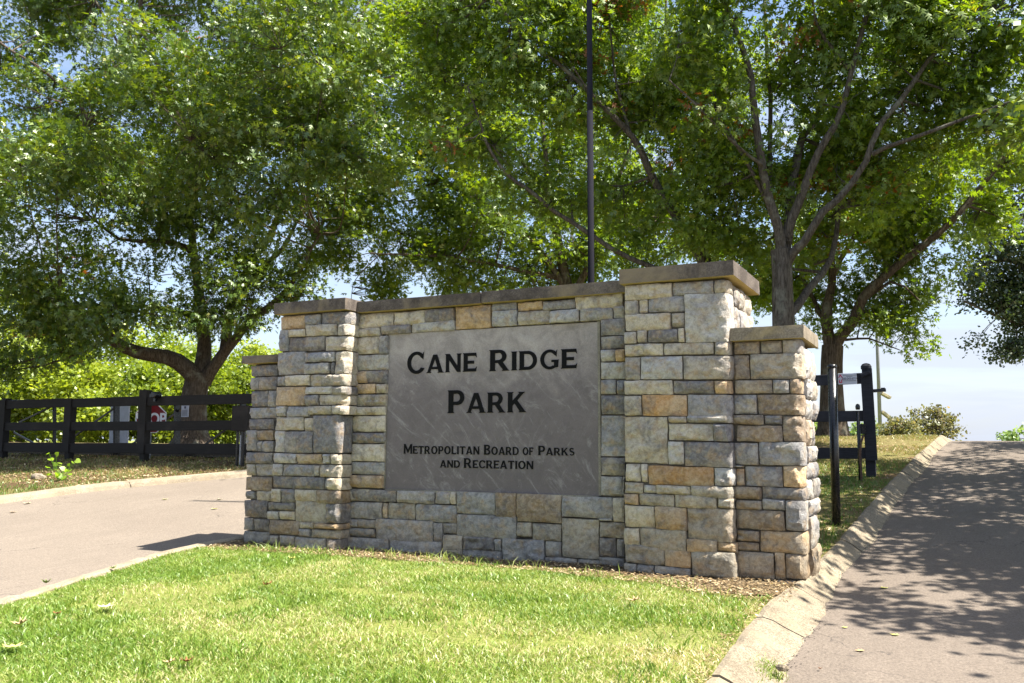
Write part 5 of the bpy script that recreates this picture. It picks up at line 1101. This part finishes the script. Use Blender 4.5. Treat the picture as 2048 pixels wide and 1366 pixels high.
blades('verge_grass', P, .06, .006, rng, M_BLADE2, ti, label='grass of the strip between the sign and the right drive')
P = scatter(9000, -4.6, .0, 10, 22.5, lambda x, y: z_island(x, y) + .02, lambda x, y: x < K_out(y) - .05, rng); litter('leaf_litter', P, .06, rng, M_LITTER, rng.uniform(.3, 1, len(P)), 'dry fallen leaves on the strip beside the right drive')
P = scatter(5200, -1.75, -.9, 3.6, 9.0, lambda x, y: z_island(x, y) + .02, lambda x, y: np.abs(x - K_out(y) + .07) < .10 * rng.uniform(0, 1, len(x)) ** .5, rng); litter('leaf_litter', P, .035, rng, M_LITTER, rng.uniform(.0, 1, len(P)), 'dead grass and leaf bits where the lawn meets the right kerb')
# crumbs along the ragged asphalt edge
P = scatter(16000, -1.35, -.1, 4, 20, lambda x, y: g(x, y) - .090, lambda x, y: np.abs(x - R_edge(y) - .03 * np.sin(y * 7)) < .07 * rng.uniform(0, 1, len(x)) ** .6 + .01, rng)
litter('asphalt_crumbs', P, .024, rng, M_BLACKWOOD, rng.uniform(0, 1, len(P)), 'dark asphalt crumbs and grit along the kerb edge')
# fallen leaves one can pick out
def fallen(px, py, size, col, label, zoff=.03, f=None, ang=0, curl=.35, grp=None):
    P = og(px, py, zoff) if f is None else None
    if f is not None:
        P = og(px, py, zoff); P[2] = float(f(P[0], P[1])) + zoff
    V = [(0, 0), (.10, .12), (.34, .10), (.22, .26), (.46, .42), (.20, .46), (.26, .74), (.10, .66), (0, 1)]; V = V + [(-a, b) for a, b in V[-2:0:-1]]
    c, s = math.cos(ang), math.sin(ang); W_ = []
    for a, b in V: 
        x, y = a * size, (b - .5) * size; z = curl * (a * a * 1.6 + (b - .5) ** 2) * size + .004
        W_.append((P[0] + x * c - y * s, P[1] + x * s + y * c, P[2] + z))
    n = len(V); ctr = np.mean(W_, 0); ctr[2] = P[2] + .004; W_ = W_ + [tuple(ctr)]
    F = [(k, (k + 1) % n, n) for k in range(n)]
    o = mesh_obj('fallen_leaf', W_, F, M_DRY[col]); setp(o, label=label, cat='fallen leaf', group=grp or 'fallen leaves'); return o
fl = lambda x, y: z_island(x, y)
fallen(213, 1228, .17, 'cream', 'pale cream oak leaf lying on the lawn at left', .05, fl, .6); fallen(532, 1192, .11, 'brown', 'curled red-brown leaf in the middle left of lawn', .05, fl, 1.4, .9)
fallen(1265, 1210, .13, 'tan', 'tan dry leaf on the lawn below the tall right pillar', .05, fl, 2.0, .8); fallen(115, 1240, .08, 'brown', 'small brown leaf left of the cream leaf', .05, fl, .3, .9)
fallen(36, 1262, .12, 'tan', 'upright tan leaf near the left picture edge', .05, fl, 2.6, 1.2); fallen(20, 1312, .16, 'yellow', 'large pale yellow leaf in the bottom left corner', .05, fl, 1.7)
fallen(372, 1358, .10, 'brown', 'orange-brown leaf at the bottom edge of the lawn', .05, fl, .9, .9); fallen(335, 1360, .08, 'tan', 'tan leaf at the bottom edge beside the orange-brown one', .05, fl, 2.2, .9)
fallen(92, 1167, .11, 'green', 'dark green-brown leaf standing on the near left kerb', .04, None, 1.0, 1.3); fallen(225, 1138, .08, 'green', 'curled dull green leaf on the curved left kerb', .04, None, 1.8, 1.2)
fallen(585, 1131, .10, 'yellow', 'yellowish leaf in the grass near left pillar foot', .05, fl, .2, .8); fallen(430, 1018, .14, 'yellow', 'pale yellow leaf on the left drive toward the stone pier', -.095, None, 0, .2)
fallen(438, 999, .14, 'cream', 'small cream leaf on the left drive under the fence shade', -.095, None, .9, .3); fallen(329, 999, .14, 'yellow', 'yellow leaf lying mid-way across the left drive', -.095, None, 1.3, .2)
fallen(56, 1007, .18, 'cream', 'cream leaf on the left drive near the far kerb', -.095, None, .4, .3); fallen(25, 1025, .15, 'tan', 'tan leaf on the left drive at the picture edge', -.095, None, 1.4, .3)
fallen(1689, 1255, .06, 'yellow', 'small yellow leaf on right drive close to kerb', -.096, None, .4, .2); fallen(1788, 1270, .08, 'yellow', 'yellow leaf flat on the right drive, foreground centre', -.096, None, 1.1, .2)
fallen(1718, 1302, .08, 'tan', 'tan leaf flat on the right drive near the bottom', -.096, None, 2.1, .2); fallen(1640, 1339, .035, 'brown', 'tiny brown acorn-like leaf scrap on the right drive', -.09, None, .5, 1.2)
fallen(1767, 1176, .10, 'yellow', 'yellow leaf in the sunny patch of the right drive', -.096, None, .5, .15)
def kerb_weed():
    b = og(1530, 1322, .0); r_ = np.random.default_rng(4); n = 420; P = b + np.stack([r_.normal(0, .055, n), r_.normal(0, .10, n), np.zeros(n) + .0], 1); P[:, 2] = g(P[:, 0], P[:, 1]) - .09 + .12 * np.clip((R_edge(P[:, 1]) - P[:, 0]) / .4, 0, 1)
    o = blades('kerb_weed', P, .045, .003, r_, M_BLADE, r_.uniform(.1, .8, n), 1.2, label='small green weed tuft growing from a crack in the right kerb')
    c = og(1565, 1335, -.02); n1 = 9; V = []
    for i in range(6):
        for k in range(n1):
            th = math.pi * i / 5; ph = 2 * math.pi * k / n1; v = np.array([math.sin(th) * math.cos(ph) * .04, math.sin(th) * math.sin(ph) * .03, math.cos(th) * .022]); V.append(c + v * (1 + (vnoise(v * 60 + 3, 2) - .5) * .9))
    F = [(i * n1 + k, (i + 1) * n1 + k, (i + 1) * n1 + (k + 1) % n1, i * n1 + (k + 1) % n1) for i in range(5) for k in range(n1)]
    setp(mesh_obj('concrete_chip', V, F, M_KERB), label='broken concrete chip beside the weed on the right kerb', cat='chip')
kerb_weed()
# weed by the fence, rock on the verge
def weed():
    b = og(122, 962); e = empty('weed_plant', b, label='bright lime green heart-leaved weed on the verge before the fence', cat='plant')
    rr = np.random.default_rng(3); m = MB(); LP_ = []
    D = float((b - CAM) @ _fh)
    for (px, py) in ((98, 905), (112, 910), (101, 917), (116, 925), (107, 928), (122, 932), (97, 935), (128, 938), (135, 943), (118, 940), (142, 940), (105, 948), (132, 952), (112, 950), (125, 952), (146, 925), (152, 920), (138, 928), (96, 946), (143, 948), (120, 947), (110, 938)):
        p = at(px, py, D + rr.uniform(-.25, .25)); m.beam(b + rr.normal(0, .04, 3) * np.array([1, 1, 0]), p, .006, .006); LP_.append(p)
    m.build('stems', M_WEED, e)
    H = np.array([(0, 0, 0), (.34, -.12, -.03), (.52, .22, -.05), (.34, .62, -.06), (0, 1, -.12), (-.34, .62, -.06), (-.52, .22, -.05), (-.34, -.12, -.03)]); HF = np.array([(0, 1, 2), (0, 2, 3), (0, 3, 4), (0, 4, 5), (0, 5, 6), (0, 6, 7)])
    for p in LP_:
        q = np.array([p]); V, F, T = leaf_mesh(q, np.array([[rr.normal(), -1, 0]]), .12, rr, H, HF, .5, .01, .3); mesh_obj('leaf', V, F, M_WEED, e, False, T)
weed()
def rock_loose():
    b = og(77, 958); rr = np.random.default_rng(9); m = MB(); bm = []
    n1, n2 = 10, 7; V = []; 
    for i in range(n2 + 1):
        for k in range(n1):
            th = math.pi * i / n2; ph = 2 * math.pi * k / n1; v = np.array([math.sin(th) * math.cos(ph) * .17, math.sin(th) * math.sin(ph) * .12, math.cos(th) * .085]); V.append(b + v * (1 + (vnoise(v * 14 + 3, 2) - .5) * .7) + np.array([0, 0, .04]))
    F = [(i * n1 + k, (i + 1) * n1 + k, (i + 1) * n1 + (k + 1) % n1, i * n1 + (k + 1) % n1) for i in range(n2) for k in range(n1)]
    o = mesh_obj('field_stone', V, F, M_COPING2); setp(o, label='pale pinkish loose rock on the verge left of the lime weed', cat='rock')
rock_loose()
print('STONES', NS, 'TREE FACES', NT, 'MESH FACES', sum(len(o.data.polygons) for o in bpy.data.objects if o.type == 'MESH'))
